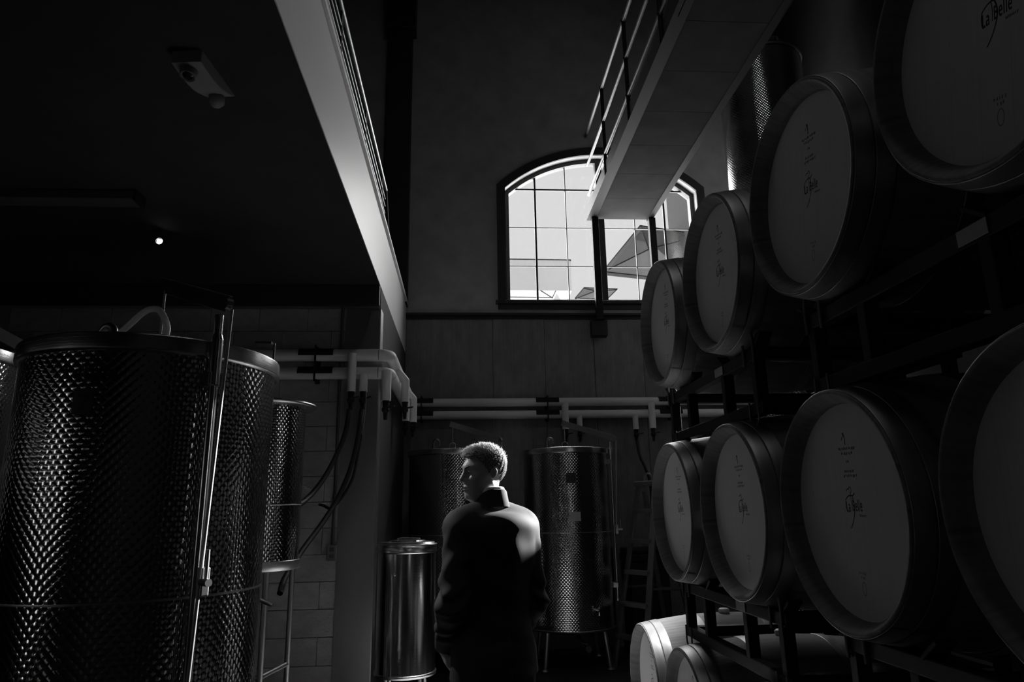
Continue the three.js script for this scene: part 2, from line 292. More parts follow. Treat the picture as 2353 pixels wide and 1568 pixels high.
// a barrel on its side: axis along x, head with the print towards -x at x = 0, centre of the axis at y = 0
const BL = 0.94, BR = 0.305, BB = 0.352;
const bulge = (t) => BR + (BB - BR) * (1 - (2 * t - 1) ** 2);
function buildBarrel(label, pos, group) {
  const o = thing('wine_barrel', label, 'barrel', pos, 0, group), n = 22, prof = [[0.0, 0.052], [BR - 0.034, 0.052], [BR - 0.03, 0.03], [BR - 0.012, 0.002], [BR - 0.004, 0]];
  for (let i = 0; i <= n; i++) prof.push([bulge(i / n), 0.004 + (BL - 0.008) * i / n]);
  prof.push([BR - 0.004, BL], [BR - 0.012, BL - 0.002], [BR - 0.03, BL - 0.03], [BR - 0.034, BL - 0.052], [0, BL - 0.052]);
  const side = (g) => g.rotateZ(-Math.PI / 2);                       // lathe axis y -> x
  const body = new THREE.LatheGeometry(prof.map(([r, y]) => new THREE.Vector2(r, y)), 72);
  { const p = body.attributes.position, uv = body.attributes.uv; for (let i = 0; i < p.count; i++) uv.setXY(i, uv.getX(i) * 2.1, p.getY(i)); }
  part('staves', side(body), M.oak, o);
  const disc = new THREE.CircleGeometry(BR - 0.033, 64).rotateY(-Math.PI / 2).translate(0.0505, 0, 0);
  part('head', disc, M.head, o, 'pale printed barrel head');
  part('rear_head', new THREE.CircleGeometry(BR - 0.033, 48).rotateY(Math.PI / 2).translate(BL - 0.0505, 0, 0), M.oak, o);
  const hoop = (x0, x1) => { const r = (x) => bulge(x / BL) + 0.0005; const g = []; const t = 0.0022;
    g.push(side(lathe([[r(x0), x0], [r(x0) + t, x0 + 0.001], [r(x1) + t, x1 - 0.001], [r(x1), x1]], 72)));
    const xm = (x0 + x1) / 2, lap = new THREE.CylinderGeometry(r(x1) + 2 * t, r(x0) + 2 * t, x1 - x0, 14, 1, true, -0.16, 0.42);
    { const l = lap; l.translate(0, xm, 0); l.rotateZ(-Math.PI / 2); l.rotateX(1.15); g.push(l); }
    return g; };
  const rivets = (x) => { const g = []; for (const a of [0.06, 0.3]) { const s = new THREE.SphereGeometry(0.0075, 10, 6, 0, 7, 0, 1.6); s.scale(1, 0.6, 1); s.translate(0, bulge(x / BL) + 0.004, 0); s.rotateX(a - 0.75); s.translate(x, 0, 0); g.push(s); } return g; };
  for (const [a, b] of [[0.006, 0.05], [0.055, 0.1], [0.27, 0.31]]) for (const f of [0, 1]) {
    const x0 = f ? BL - b : a, x1 = f ? BL - a : b, hp = part('hoop', hoop(x0, x1), M.zinc, o);
    part('rivet', rivets((x0 + x1) / 2), M.blackPaint, hp);
  }
  part('bung', lathe([[0, 0], [0.024, 0], [0.028, 0.006], [0.03, 0.02], [0.022, 0.027], [0, 0.028]], 20).translate(BL / 2, BB - 0.004, 0), M.white, o);
  return o;
}
const BZ = [-3.9, -3.2, -2.47, -1.75, -1.04], BY = [0.59, 1.49, 2.39], BX = 0.95;
const words = {
  '0_0': 'bright oak barrel lit on top, at the far end of the floor level',
  '0_1': 'floor level oak barrel under the lower rack, just right of the brightly lit barrel',
  '0_2': 'oak barrel at floor level in deep shadow below the middle barrel of the row above',
  '0_3': 'dark oak barrel at floor level right below the big clear logo barrel',
  '0_4': 'dark oak barrel at floor level nearest the camera, below the frame edge',
  '1_1': 'narrowest seen oak barrel of the middle row, above the brightly lit floor barrel',
  '1_2': 'second oak barrel from the far end of the middle row, with a sharp black logo',
  '1_3': 'large oak barrel of the middle row whose black logo is largest and clearest',
  '1_4': 'oak barrel of the middle row cut off by the right edge of the picture',
  '2_1': 'smallest looking oak barrel of the top row, covering the lower window corner',
  '2_2': 'second oak barrel from the far end of the top row, overlapping the window barrel',
  '2_3': 'large oak barrel of the top row standing against the sky-lit catwalk, logo tilted',
  '2_4': 'huge dark oak barrel of the top row filling the upper right corner',
};
const firstBarrel = buildBarrel(words['0_0'], [BX, BY[0], BZ[0]], 'wine barrels on the racks');
for (let t = 0; t < 3; t++) BZ.forEach((z, i) => {
  if (!words[t + '_' + i] || (t === 0 && i === 0)) return;
  const b = copy(firstBarrel, words[t + '_' + i], [BX, BY[t], z]);
  b.children.find((c) => c.name === 'head').rotation.x = [0.03, 0.0, -0.02, 0.02, 0.04][i] + (t === 2 ? 0.16 : 0);
});
// portable steel rack for two barrels: two long rails front and rear, upper and lower, uprights, saddles, lifting loops, tag
function buildRack(label, pos) {
  const o = thing('barrel_rack', label, 'rack', pos, 0, 'steel barrel racks'), hl = 0.535, hy = 0.24, T = 0.045;
  for (const x of [0, 0.72]) {
    for (const y of [T / 2, hy - T / 2]) part('rail', beam(V(x, y, -hl), V(x, y, hl), T, T, 0.005), M.rack, o);
    for (const z of [-hl + 0.025, -0.25, 0.19, hl - 0.05]) part('upright', beam(V(x, T * 0.9, z), V(x, hy - T * 0.9, z), T * 0.95, T * 0.8, 0.004), M.rack, o);
    for (const z of [-0.36, 0.36]) for (const s of [-1, 1]) part('saddle', beam(V(x, hy - 0.004, z + s * 0.15), V(x, hy + 0.04, z + s * 0.21), 0.05, 0.012, 0.003), M.rack, o);
  }
  for (const z of [-hl + 0.03, hl - 0.03]) for (const y of [T / 2, hy - T / 2]) part('cross_bar', beam(V(0.02, y, z), V(0.7, y, z), T, T, 0.005), M.rack, o);
  for (const z of [-hl + 0.06, hl - 0.06]) part('lifting_loop', [tube([[-0.028, hy - 0.06, z - 0.042], [-0.028, hy + 0.035, z - 0.042], [-0.028, hy + 0.062, z - 0.02], [-0.028, hy + 0.062, z + 0.02], [-0.028, hy + 0.035, z + 0.042], [-0.028, hy - 0.06, z + 0.042]], 0.0055, 30, 8, 0.3),
    tube([[-0.028, 0.05, z - 0.035], [-0.028, -0.02, z - 0.035], [-0.028, -0.045, z], [-0.028, -0.02, z + 0.035], [-0.028, 0.05, z + 0.035]], 0.004, 24, 8, 0.3)], M.rackWire, o);
  part('tag', box(0.003, 0.034, 0.085, -0.025, hy - T / 2, 0.17, 0.001), M.tag, o, 'small pale tag');
  return o;
}
M.rackWire = std(0.16, 0.35, { metalness: 0.6 }); M.tag = std(0.3, 0.35);
const RX = 1.055, RZ = [-2.82, -1.395];
const rack0 = buildRack('black steel rack between the middle and top barrel rows, at the far end', [RX, 1.815, RZ[0]]);
copy(rack0, 'black steel rack between the middle and top barrel rows, nearer the camera, with lifting loop', [RX, 1.815, RZ[1]]);
copy(rack0, 'black steel rack above the lit floor barrel, carrying the far middle barrels', [RX, 0.925, RZ[0]]);
copy(rack0, 'black steel rack under the big clear logo barrel, low at the right', [RX, 0.925, RZ[1]]);
copy(rack0, 'black steel rack on the floor under the far pair of barrels', [RX, 0.0, RZ[0]]);
copy(rack0, 'black steel rack on the floor under the near pair of barrels', [RX, 0.0, RZ[1]]);
copy(rack0, 'black steel rack on the floor under the lit end barrel', [RX, 0.0, -3.9 - 0.36]);
// ------------------------------------------------------------------ stainless steel tanks
M.rim = std(0.62, 0.24, { metalness: 1, bumpMap: brushed, bumpScale: 0.0002 });
M.rope = std(0.5, 0.5, { metalness: 0.6 });
M.sleeve = std(0.35, 0.3, { metalness: 1 });
// cylinder wall with metre uv
function wallOf(r, y0, y1, seg = 96, t0 = 0, t1 = Math.PI * 2, tall = 1) {
  const g = new THREE.CylinderGeometry(r, r, y1 - y0, seg, tall, true, t0, t1 - t0).translate(0, (y0 + y1) / 2, 0), p = g.attributes.position, uv = g.attributes.uv;
  for (let i = 0; i < p.count; i++) uv.setXY(i, (t0 + uv.getX(i) * (t1 - t0)) * r, p.getY(i)); return g;
}
function plate(text, w, h, dark = true) {
  return canvasTexture(256, Math.round(256 * h / w), (g, W, H) => { g.fillStyle = dark ? '#3c3c3c' : '#c9c9c9'; g.fillRect(0, 0, W, H); g.fillStyle = dark ? '#050505' : '#111'; g.font = `bold ${Math.round(H * 0.86)}px sans-serif`; g.textAlign = 'center'; g.textBaseline = 'middle'; g.fillText(text, W / 2, H * 0.54); });
}
// curved label on the wall, centred at angle a (0 = +z, positive to +x)
function decal(r, a, y, w, h) { const half = w / r / 2, g = new THREE.CylinderGeometry(r, r, h, 16, 1, true, a - half, 2 * half).translate(0, y, 0); return g; }
function onWall(r, a, y) { return V(Math.sin(a) * r, y, Math.cos(a) * r); }
function buildTank(o, s) {   // s: R, base, top, legs, hoist angle, number, text
  const { R, base, top } = s;
  const shell = part('shell', [wallOf(R, base, top - 0.05, 128)], s.wall ?? M.dimple, o);
  part('rim_band', [lathe([[R - 0.004, top - 0.062], [R + 0.014, top - 0.058], [R + 0.016, top - 0.05], [R + 0.016, top - 0.006], [R + 0.012, top], [R - 0.004, top + 0.001], [R - 0.008, top - 0.06]], 128)], M.rim, o);
  part('seam', [lathe([[R, base + (top - base) * 0.52], [R + 0.001, base + (top - base) * 0.52 + 0.004], [R, base + (top - base) * 0.52 + 0.008]], 96)], M.steelRough, shell);
  part('bottom', [lathe([[0.04, base - 0.09], [R * 0.9, base - 0.012], [R + 0.006, base - 0.006], [R + 0.006, base + 0.012], [R, base + 0.014]], 96)], M.steelRough, o);
  const lid = part('lid', [lathe([[0, top + 0.03], [0.1, top + 0.028], [R * 0.7, top + 0.005], [R - 0.03, top - 0.03], [R - 0.02, top - 0.05], [R - 0.02, top - 0.07]], 96)], M.steel, o);
  part('lid_ring', [tube([[-0.03, top + 0.03, 0], [-0.03, top + 0.075, 0], [0.0, top + 0.095, 0], [0.03, top + 0.075, 0], [0.03, top + 0.03, 0]], 0.006, 24, 8)], M.steel, lid);
  part('vent_valve', [bar(V(-0.2, top + 0.01, 0.05), V(-0.2, top + 0.05, 0.05), 0.018), tube([[-0.2, top + 0.05, 0.05], [-0.2, top + 0.1, 0.05], [-0.175, top + 0.125, 0.06], [-0.145, top + 0.11, 0.07], [-0.14, top + 0.06, 0.075]], 0.014, 24, 10)], M.sleeve, lid);
  for (const a of s.legs ?? [0.8, 2.37, 3.94, 5.5]) part('leg', [bar(onWall(R * 0.86, a, base), onWall(R * 0.98, a, 0.03), 0.026, 0.022), lathe([[0, 0], [0.045, 0], [0.045, 0.012], [0.02, 0.03], [0, 0.03]], 20).translate(Math.sin(a) * R * 0.98, 0, Math.cos(a) * R * 0.98)], M.steelRough, o);
  if (s.hoist !== undefined) {
    const a = s.hoist, py = top + s.arm, cy = py + 0.2, foot = s.ropeFoot ?? 0.95;          // the arm climbs from the post to above the middle of the lid
    const h = part('hoist_post', [bar(onWall(R + 0.035, a, base + 0.25), onWall(R + 0.035, a, py - 0.03), 0.015, 0.015, 16), bar(onWall(R + 0.035, a, top - 0.16), onWall(R + 0.035, a, top + 0.0), 0.021, 0.021, 16), bar(onWall(R + 0.035, a, top), onWall(R + 0.035, a, top + 0.02), 0.021, 0.015, 16)], M.steel, o);
    for (const y of [top - 0.14, base + 0.4]) part('post_bracket', beam(onWall(R - 0.002, a, y), onWall(R + 0.05, a, y), 0.05, 0.05, 0.004), M.sleeve, h);
    const p = onWall(R + 0.09, a, py), q = V(-Math.sin(a) * 0.03, cy, -Math.cos(a) * 0.03), up = V(0, 0.03, 0);
    const arm = part('hoist_arm', [beam(p, q, 0.005, 0.06, 0.002), beam(p.clone().add(up), q.clone().add(up), 0.03, 0.004, 0.001)], M.sleeve, o);
    part('pulley', [bar(p.clone().add(V(-0.008, 0, 0.008)), p.clone().add(V(0.008, 0, -0.008)), 0.02, 0.02, 20)], M.sleeve, arm);
    part('lid_rope', [bar(V(0, top + 0.09, 0), V(0, cy - 0.03, 0), 0.005, 0.005, 8)], M.rope, o);
    part('winch_rope', [bar(onWall(R + 0.1, a + 0.02, py - 0.02), onWall(R + 0.058, a - 0.02, foot), 0.006, 0.006, 8)], M.rope, o);
    const wy = Math.max(base + 0.5, 1.3);
    part('winch', [box(0.03, 0.09, 0.05, 0, 0, 0, 0.006).rotateY(a).translate(...onWall(R + 0.055, a + 0.02, wy).toArray()), bar(onWall(R + 0.07, a, wy), onWall(R + 0.12, a, wy), 0.012), bar(onWall(R + 0.1, a, wy), onWall(R + 0.1, a, wy + 0.1), 0.006)], M.steelRough, o);
  }
  if (s.valve !== false) {
    const a = s.valveAt ?? 0.35, y = base + 0.2;
    const v = part('sample_valve', [bar(onWall(R - 0.002, a, y), onWall(R + 0.07, a, y), 0.017), bar(onWall(R + 0.05, a, y - 0.05), onWall(R + 0.05, a, y + 0.03), 0.013)], M.steel, o);
    part('valve_handle', beam(onWall(R + 0.05, a, y + 0.035), onWall(R + 0.05, a, y + 0.035).add(V(0.1, 0.012, 0)), 0.014, 0.006, 0.002), M.steel, v);
    const dv = part('drain_valve', [bar(V(0.04, base - 0.08, R * 0.3), V(0.07, base - 0.13, R * 0.95), 0.02), bar(V(0.07, base - 0.13, R * 0.95), V(0.08, base - 0.135, R * 1.12), 0.03)], M.steel, o);
    part('valve_handle', beam(V(0.075, base - 0.1, R), V(-0.05, base - 0.06, R + 0.02), 0.014, 0.006, 0.002), M.steel, dv);
  }
  return shell;
}

{ // the big tank on the left, number 7
  const R = 0.44, top = 2.1, t = thing('steel_tank', 'large dimpled steel tank numbered 7, nearest on the left, with lid hoist', 'tank', [-1.2, 0, -2.71]);
  const ha = 0.8;
  buildTank(t, { R, base: 0.32, top, hoist: ha, arm: 0.12, valveAt: 0.2, legs: [0.2, 1.77, 3.34, 4.91] });
  const a7 = -0.055;
  part('number_tag', decal(R + 0.0016, a7, 1.87, 0.065, 0.085), new THREE.MeshStandardMaterial({ map: plate('7', 0.065, 0.085), roughness: 0.45 }), t, 'small plate with a black 7');
  const logo = canvasTexture(512, 160, (g, W, H) => { g.clearRect(0, 0, W, H); g.fillStyle = '#0a0a0a'; g.font = 'bold 128px sans-serif'; g.textAlign = 'center'; g.textBaseline = 'middle'; g.fillText('Letina', W / 2, H / 2); });
  part('lettering', decal(R + 0.0016, a7 + 0.02, 1.965, 0.24, 0.075), new THREE.MeshStandardMaterial({ map: logo, transparent: true, alphaTest: 0.4, roughness: 0.5 }), t, 'dark maker lettering');
}
single('vent_hose', tube([[-1.46, 2.11, -2.62], [-1.36, 2.13, -2.6], [-1.25, 2.19, -2.54], [-1.16, 2.235, -2.48], [-1.085, 2.22, -2.42], [-1.035, 2.15, -2.38], [-1.03, 2.09, -2.36]], 0.0115, 60, 12), M.hose, 'pale translucent hose arched over the lid of the large tank', 'hose');
{ // far left, only its rim corner shows
  const t = thing('steel_tank', 'dark steel tank whose bright rim corner shows at the left edge', 'tank', [-2.62, 0, -3.35]);
  buildTank(t, { R: 0.44, base: 0.32, top: 2.29, hoist: 2.6, arm: 0.1, valveAt: 0.4 });
}
{ // small tank on tall legs behind the big one
  const R = 0.27, t = thing('small_tank', 'small dimpled steel tank with a wide overhanging lid on tall legs beside the hoses', 'tank', [-1.28, 0, -4.42]);
  const base = 1.24, top = 2.17;
  const sh = part('shell', [wallOf(R, base, top, 96)], M.dimple, t);
  part('rim_lid', [lathe([[R - 0.01, top - 0.012], [R + 0.055, top - 0.008], [R + 0.066, top + 0.004], [R + 0.06, top + 0.016], [R + 0.02, top + 0.024], [0, top + 0.05]], 96)], M.rim, t);
  part('seam', [lathe([[R, base + 0.32], [R + 0.0025, base + 0.324], [R, base + 0.328]], 64)], M.steelRough, sh);
  part('base_band', [lathe([[0, base - 0.1], [R - 0.02, base - 0.055], [R + 0.008, base - 0.05], [R + 0.01, base], [R, base + 0.004]], 64)], M.steelRough, t);
  for (const a of [0.62, 2.19, 3.76, 5.33]) part('leg', [bar(onWall(R - 0.012, a, base - 0.02), onWall(R - 0.012, a, 0.02), 0.017), lathe([[0, 0], [0.035, 0], [0.035, 0.01], [0, 0.02]], 16).translate(Math.sin(a) * (R - 0.012), 0, Math.cos(a) * (R - 0.012))], M.steelRough, t);
  part('brace', [bar(onWall(R - 0.012, 0.62, 0.63), onWall(R - 0.012, 5.33, 0.63), 0.014), bar(onWall(R - 0.012, 0.62, 0.63), onWall(R - 0.012, 2.19, 0.63), 0.014)], M.steelRough, t);
  part('gauge_strip', [beam(onWall(R + 0.006, -0.12, 1.75), onWall(R + 0.006, -0.12, 2.14), 0.014, 0.012, 0.002)], M.steel, t);
  part('drain_pipe', [tube([[0.0, 1.15, 0.1], [0.03, 1.1, 0.2], [0.12, 1.05, 0.24], [0.2, 1.01, 0.24]], 0.012, 24, 10)], M.sleeve, t);
  part('hoist_post', [bar(onWall(R + 0.05, 0.42, 1.2), onWall(R + 0.05, 0.42, 2.52), 0.0065, 0.0065, 8), box(0.1, 0.016, 0.03, 0.07, 2.52, 0.3, 0.004)], M.steel, t);
}
{ // two tanks against the back wall
  const R = 0.455, a = 1.18;
  const t = thing('steel_tank', 'dimpled steel tank numbered 20 against the back wall, right of the man', 'tank', [1.095, 0, -7.4]);
  buildTank(t, { R, base: 0.36, top: 2.13, hoist: a, arm: 0.1, ropeFoot: 1.3, valveAt: 0.42 });
  part('number_tag', decal(R + 0.0016, -0.05, 1.815, 0.1, 0.1), new THREE.MeshStandardMaterial({ map: plate('20', 0.1, 0.1), roughness: 0.45 }), t, 'small plate with a black 20');
  part('paper_label', decal(R + 0.0018, 0.02, 1.44, 0.11, 0.09), std(0.45, 0.8), t, 'pale paper label');
  const u = thing('steel_tank', 'dimpled steel tank against the back wall, half hidden behind the man', 'tank', [-0.12, 0, -7.4]);
  buildTank(u, { R, base: 0.36, top: 2.13, hoist: a, arm: 0.1, ropeFoot: 1.3, valveAt: 0.42 });
  const v = thing('tall_tank', 'tall dimpled steel tank rising beside the walkway behind the top barrels', 'tank', [3.42, 0, -6.72]);
  const T = 6.45, Q = 0.46;
  part('shell', [wallOf(Q, 0.5, T, 128)], M.dimple, v);
  part('cone_lid', [lathe([[Q + 0.01, T - 0.02], [Q + 0.016, T], [Q, T + 0.02], [0.12, T + 0.26], [0.1, T + 0.34], [0, T + 0.35]], 96)], M.steelRough, v);
  part('hatch', [lathe([[0, 0], [0.1, 0], [0.11, 0.02], [0.1, 0.045], [0, 0.06]], 32).rotateX(0.5).translate(-0.02, T + 0.1, 0.34)], M.steel, v);
  part('bottom', [lathe([[0.04, 0.3], [Q, 0.5], [Q + 0.005, 0.51], [Q, 0.52]], 64)], M.steelRough, v);
  for (const b of [0.8, 2.37, 3.94, 5.5]) part('leg', [bar(onWall(Q * 0.92, b, 0.52), onWall(Q * 0.98, b, 0), 0.035)], M.steelRough, v);
}
{ // small smooth drum beside the man
  const R = 0.195, d = thing('steel_drum', 'small smooth polished steel drum with ribbed lid, left of the man', 'drum', [-0.385, 0, -4.9]), base = 0.49, top = 1.3;
  const sh = part('shell', [wallOf(R, base, top - 0.03, 96)], M.drum = std(0.62, 0.16, { metalness: 1, bumpMap: brushed, bumpScale: 0.00012 }), d);
  part('vent_screw', [lathe([[0, 0], [0.011, 0], [0.011, 0.006], [0.006, 0.009], [0, 0.009]], 16).rotateX(Math.PI / 2).rotateY(-0.35).translate(...onWall(R, -0.35, 1.115).toArray())], M.sleeve, sh);
  part('rim_band', [lathe([[R - 0.002, top - 0.06], [R + 0.008, top - 0.055], [R + 0.008, top - 0.045], [R + 0.002, top - 0.035], [R + 0.003, top - 0.015], [R + 0.009, top - 0.01], [R + 0.008, top], [R - 0.01, top + 0.004]], 96)], M.rim, d);
  const lid = part('lid', [lathe([[R - 0.008, top], [R - 0.012, top + 0.012], [R * 0.62, top + 0.018], [R * 0.6, top + 0.024], [0, top + 0.026]], 64)], M.rim, d);
  part('lid_handle', [tube([[-0.06, top + 0.02, 0.09], [-0.05, top + 0.04, 0.09], [0.08, top + 0.036, 0.09], [0.09, top + 0.02, 0.09]], 0.005, 20, 8)], M.steel, lid);
  part('bottom', [lathe([[0.03, base - 0.03], [R - 0.01, base - 0.006], [R + 0.007, base - 0.006], [R + 0.008, base + 0.012], [R, base + 0.016]], 64)], M.rim, d);
  for (const a of [0.7, 2.3, 3.9, 5.5]) part('leg', [bar(onWall(R * 0.82, a, base), onWall(R * 0.95, a, 0), 0.013)], M.steelRough, d);
}
// ------------------------------------------------------------------ insulated pipes, valves, hoses, conduit
function drop(o, x, y0, y1, z, r, kink) {
  const g = kink ? [bar(V(x, y0, z), V(x + kink[0], y0 - kink[1], z + kink[2]), r, r, 20), ball(r, x + kink[0], y0 - kink[1], z + kink[2], 20, 14), bar(V(x + kink[0], y0 - kink[1], z + kink[2]), V(x + kink[0], y1, z + kink[2]), r, r, 20)] : [bar(V(x, y0, z), V(x, y1, z), r, r, 20)];
  part('drop_pipe', g, M.jacketing, o);
  const X = x + (kink ? kink[0] : 0), Z = z + (kink ? kink[2] : 0);
  const v = part('valve', [bar(V(X, y1 + 0.01, Z), V(X, y1 - 0.05, Z), 0.028, 0.022, 14), ball(0.03, X, y1 - 0.07, Z, 14, 10), bar(V(X, y1 - 0.09, Z), V(X, y1 - 0.15, Z), 0.018, 0.014, 12)], M.blackIron, o);
  part('valve_handle', [beam(V(X - 0.01, y1 - 0.065, Z + 0.04), V(X + 0.075, y1 - 0.05, Z + 0.05), 0.02, 0.012, 0.003), bar(V(X, y1 - 0.07, Z + 0.02), V(X, y1 - 0.07, Z + 0.045), 0.009)], M.blackPaint, v);
}
function pipeRun(label, y, r, drops) {
  const o = thing('insulated_pipe', label, 'pipe', [0, 0, 0], 0, 'insulated pipes along the walls'), zl = ZL + 0.1, xs = XS + 0.1, zb = ZB + 0.1;
  const e = 0.09, arc = (cx, cz, a0) => { const p = []; for (let i = 0; i <= 8; i++) { const a = a0 + i / 8 * Math.PI / 2; p.push(V(cx + e * Math.cos(a), y, cz - e * Math.sin(a))); } return p; };
  part('pipe', [bar(V(-5.9, y, zl), V(xs - e, y, zl), r, r, 24), new THREE.TubeGeometry(new THREE.CatmullRomCurve3([V(xs - e - 0.001, y, zl), V(xs - e * 0.55, y, zl - e * 0.08), V(xs - e * 0.08, y, zl - e * 0.55), V(xs, y, zl - e)]), 14, r, 24), bar(V(xs, y, zl - e), V(xs, y, zb + e), r, r, 24),
    new THREE.TubeGeometry(new THREE.CatmullRomCurve3([V(xs, y, zb + e), V(xs + e * 0.08, y, zb + e * 0.45), V(xs + e * 0.45, y, zb + e * 0.08), V(xs + e, y, zb)]), 14, r, 24), bar(V(xs + e, y, zb), V(4.3, y, zb), r, r, 24)], M.jacketing, o);
  const saddle = (x, z, d) => [new THREE.CylinderGeometry(r + 0.006, r + 0.006, 0.28, 20, 1, true, -Math.PI * 0.06, Math.PI * 0.95).rotateZ(Math.PI / 2).translate(x, y, z), box(0.035, 0.15, 0.02, x, y, z - 0.07 * d, 0.003), box(0.016, 0.15, 0.004, x, y, z + r + 0.008, 0.001), box(0.02, 0.02, 0.1, x, y + r + 0.008, z - 0.04, 0.003), box(0.02, 0.02, 0.1, x, y - r - 0.008, z - 0.04, 0.003)];
  for (const x of [-3.4, -2.2, -1.2]) part('pipe_saddle', saddle(x, zl, 1), M.blackIron, o);
  for (const x of [-0.5, 1.0, 2.5, 3.7]) part('pipe_saddle', saddle(x, zb, 1), M.blackIron, o);
  for (const d of drops) drop(o, ...d);
}
pipeRun('upper white insulated pipe turning the corner and running along the back wall', 2.77, 0.05, [
  [-0.895, 2.76, 2.45, ZL + 0.2, 0.034], [XS + 0.12, 2.73, 2.45, -6.0, 0.036, [0.075, 0.09, 0]], [XS + 0.12, 2.73, 2.4, -7.0, 0.036, [0.075, 0.09, 0]],
  [1.2, 2.74, 2.43, ZB + 0.2, 0.04], [2.245, 2.74, 2.43, ZB + 0.2, 0.04]]);
pipeRun('lower white insulated pipe under the upper one along the same walls', 2.62, 0.05, [
  [-0.81, 2.6, 2.46, ZL + 0.14, 0.034], [XS + 0.1, 2.6, 2.36, -5.36, 0.04], [XS + 0.13, 2.6, 2.4, -6.9, 0.036],
  [1.38, 2.6, 2.44, ZB + 0.12, 0.034], [2.06, 2.6, 2.43, ZB + 0.12, 0.034]]);
{ // electrical conduit with its outlet box
  const o = thing('electrical_conduit', 'thin metal conduit dropping down the block wall to an outlet box', 'conduit', [-1.02, 0, ZL]);
  part('conduit', [bar(V(0, 1.27, 0.016), V(0, 3.21, 0.016), 0.0125)], M.steelRough3 = std(0.12, 0.5, { metalness: 0.4 }), o);
  const b = part('outlet_box', [box(0.075, 0.118, 0.05, 0, 1.215, 0.026, 0.005)], M.boxGrey = std(0.2, 0.5), o);
  for (const y of [1.19, 1.24]) part('socket', [box(0.034, 0.03, 0.003, 0, y, 0.052, 0.001)], std(0.1, 0.5), b);
}
const hose = (label, pts, r) => single('hose', tube(pts, r, 70, 10), M.rubber, label, 'hose', 'black hoses hanging from the pipe valves');
hose('black hose looping from the left valve down to the small tank', [[-0.9, 2.3, -5.42], [-0.915, 2.12, -5.38], [-0.965, 1.93, -5.3], [-1.03, 1.74, -5.15], [-1.1, 1.6, -4.95], [-1.14, 1.53, -4.6], [-1.12, 1.52, -4.4]], 0.019);
hose('longest black hose sweeping from the valve down past the outlet box', [[-0.81, 2.31, -5.48], [-0.82, 2.1, -5.42], [-0.86, 1.85, -5.36], [-0.93, 1.62, -5.26], [-1.0, 1.45, -5.1], [-1.08, 1.27, -4.85], [-1.12, 1.12, -4.6], [-1.12, 1.04, -4.5]], 0.019);
hose('thin black hose hanging close to the steel corner guard', [[-0.79, 2.32, -5.5], [-0.8, 2.12, -5.45], [-0.82, 1.95, -5.42], [-0.85, 1.77, -5.4], [-0.92, 1.63, -5.38], [-1.0, 1.55, -5.4], [-1.07, 1.57, -5.45], [-1.12, 1.58, -5.55]], 0.011);
single('cable', tube([[-0.78, 2.46, -5.46], [-0.775, 2.36, -5.44], [-0.785, 2.25, -5.44], [-0.79, 2.15, -5.44]], 0.004, 30, 6), M.boxGrey, 'thin grey cable hanging below the pipe valves', 'cable');
single('valve_tag', box(0.022, 0.1, 0.004, -0.79, 2.1, -5.44, 0.001), M.boxGrey, 'narrow pale tag hanging on the thin cable', 'tag');
hose('black hose hanging from the back wall pipe beside the stepladder', [[2.06, 2.29, -8.06], [2.07, 2.1, -8.0], [2.1, 1.95, -7.9], [2.13, 1.75, -7.85], [2.14, 1.3, -7.9], [2.12, 0.6, -7.95], [2.1, 0.02, -7.95]], 0.018);
// ------------------------------------------------------------------ things on the mezzanine underside
{
  const o = thing('emergency_light', 'white curved emergency light with two round lamps under the balcony ceiling', 'emergency light', [-1.14, YM, -2.72], -0.1);
  const s = new THREE.Shape(); s.moveTo(-0.17, 0); s.lineTo(0.15, 0); s.lineTo(0.15, -0.052); s.quadraticCurveTo(0.02, -0.07, -0.06, -0.045); s.quadraticCurveTo(-0.13, -0.022, -0.17, 0);
  const body = new THREE.ExtrudeGeometry(s, { depth: 0.118, bevelEnabled: true, bevelSize: 0.004, bevelThickness: 0.004, bevelSegments: 2, curveSegments: 14 }).rotateY(-Math.PI / 2).translate(0.059, 0, 0);
  part('housing', body, M.plastic, o);
  const lamp = (x, y, z) => { const l = part('lamp_head', [lathe([[0, 0], [0.03, 0], [0.036, -0.012], [0.034, -0.04], [0.028, -0.046], [0.026, -0.04], [0, -0.038]], 32).rotateX(-0.25).translate(x, y, z)], M.boxGrey, o); part('lens', [lathe([[0, -0.046], [0.012, -0.044], [0.026, -0.038]], 24).rotateX(-0.25).translate(x, y, z)], M.lens = M.lens ?? std(0.04, 0.12, { metalness: 0.6 }), l); };
  lamp(-0.01, -0.05, 0.1);
  part('lamp_head', [lathe([[0, -0.05], [0.02, -0.048], [0.034, -0.03], [0.034, 0], [0, 0]], 32).translate(0.0, -0.03, -0.13)], M.plastic, o);
}
{
  const o = thing('strip_light', 'long unlit strip light fitting under the balcony ceiling at far left', 'light fitting', [-2.75, YM, -3.93]);
  part('housing', [box(1.6, 0.06, 0.12, 0, -0.03, 0, 0.008)], std(0.1, 0.6), o);
  part('end_cap', [box(0.02, 0.066, 0.126, 0.8, -0.033, 0, 0.004)], M.blackPaint, o);
}
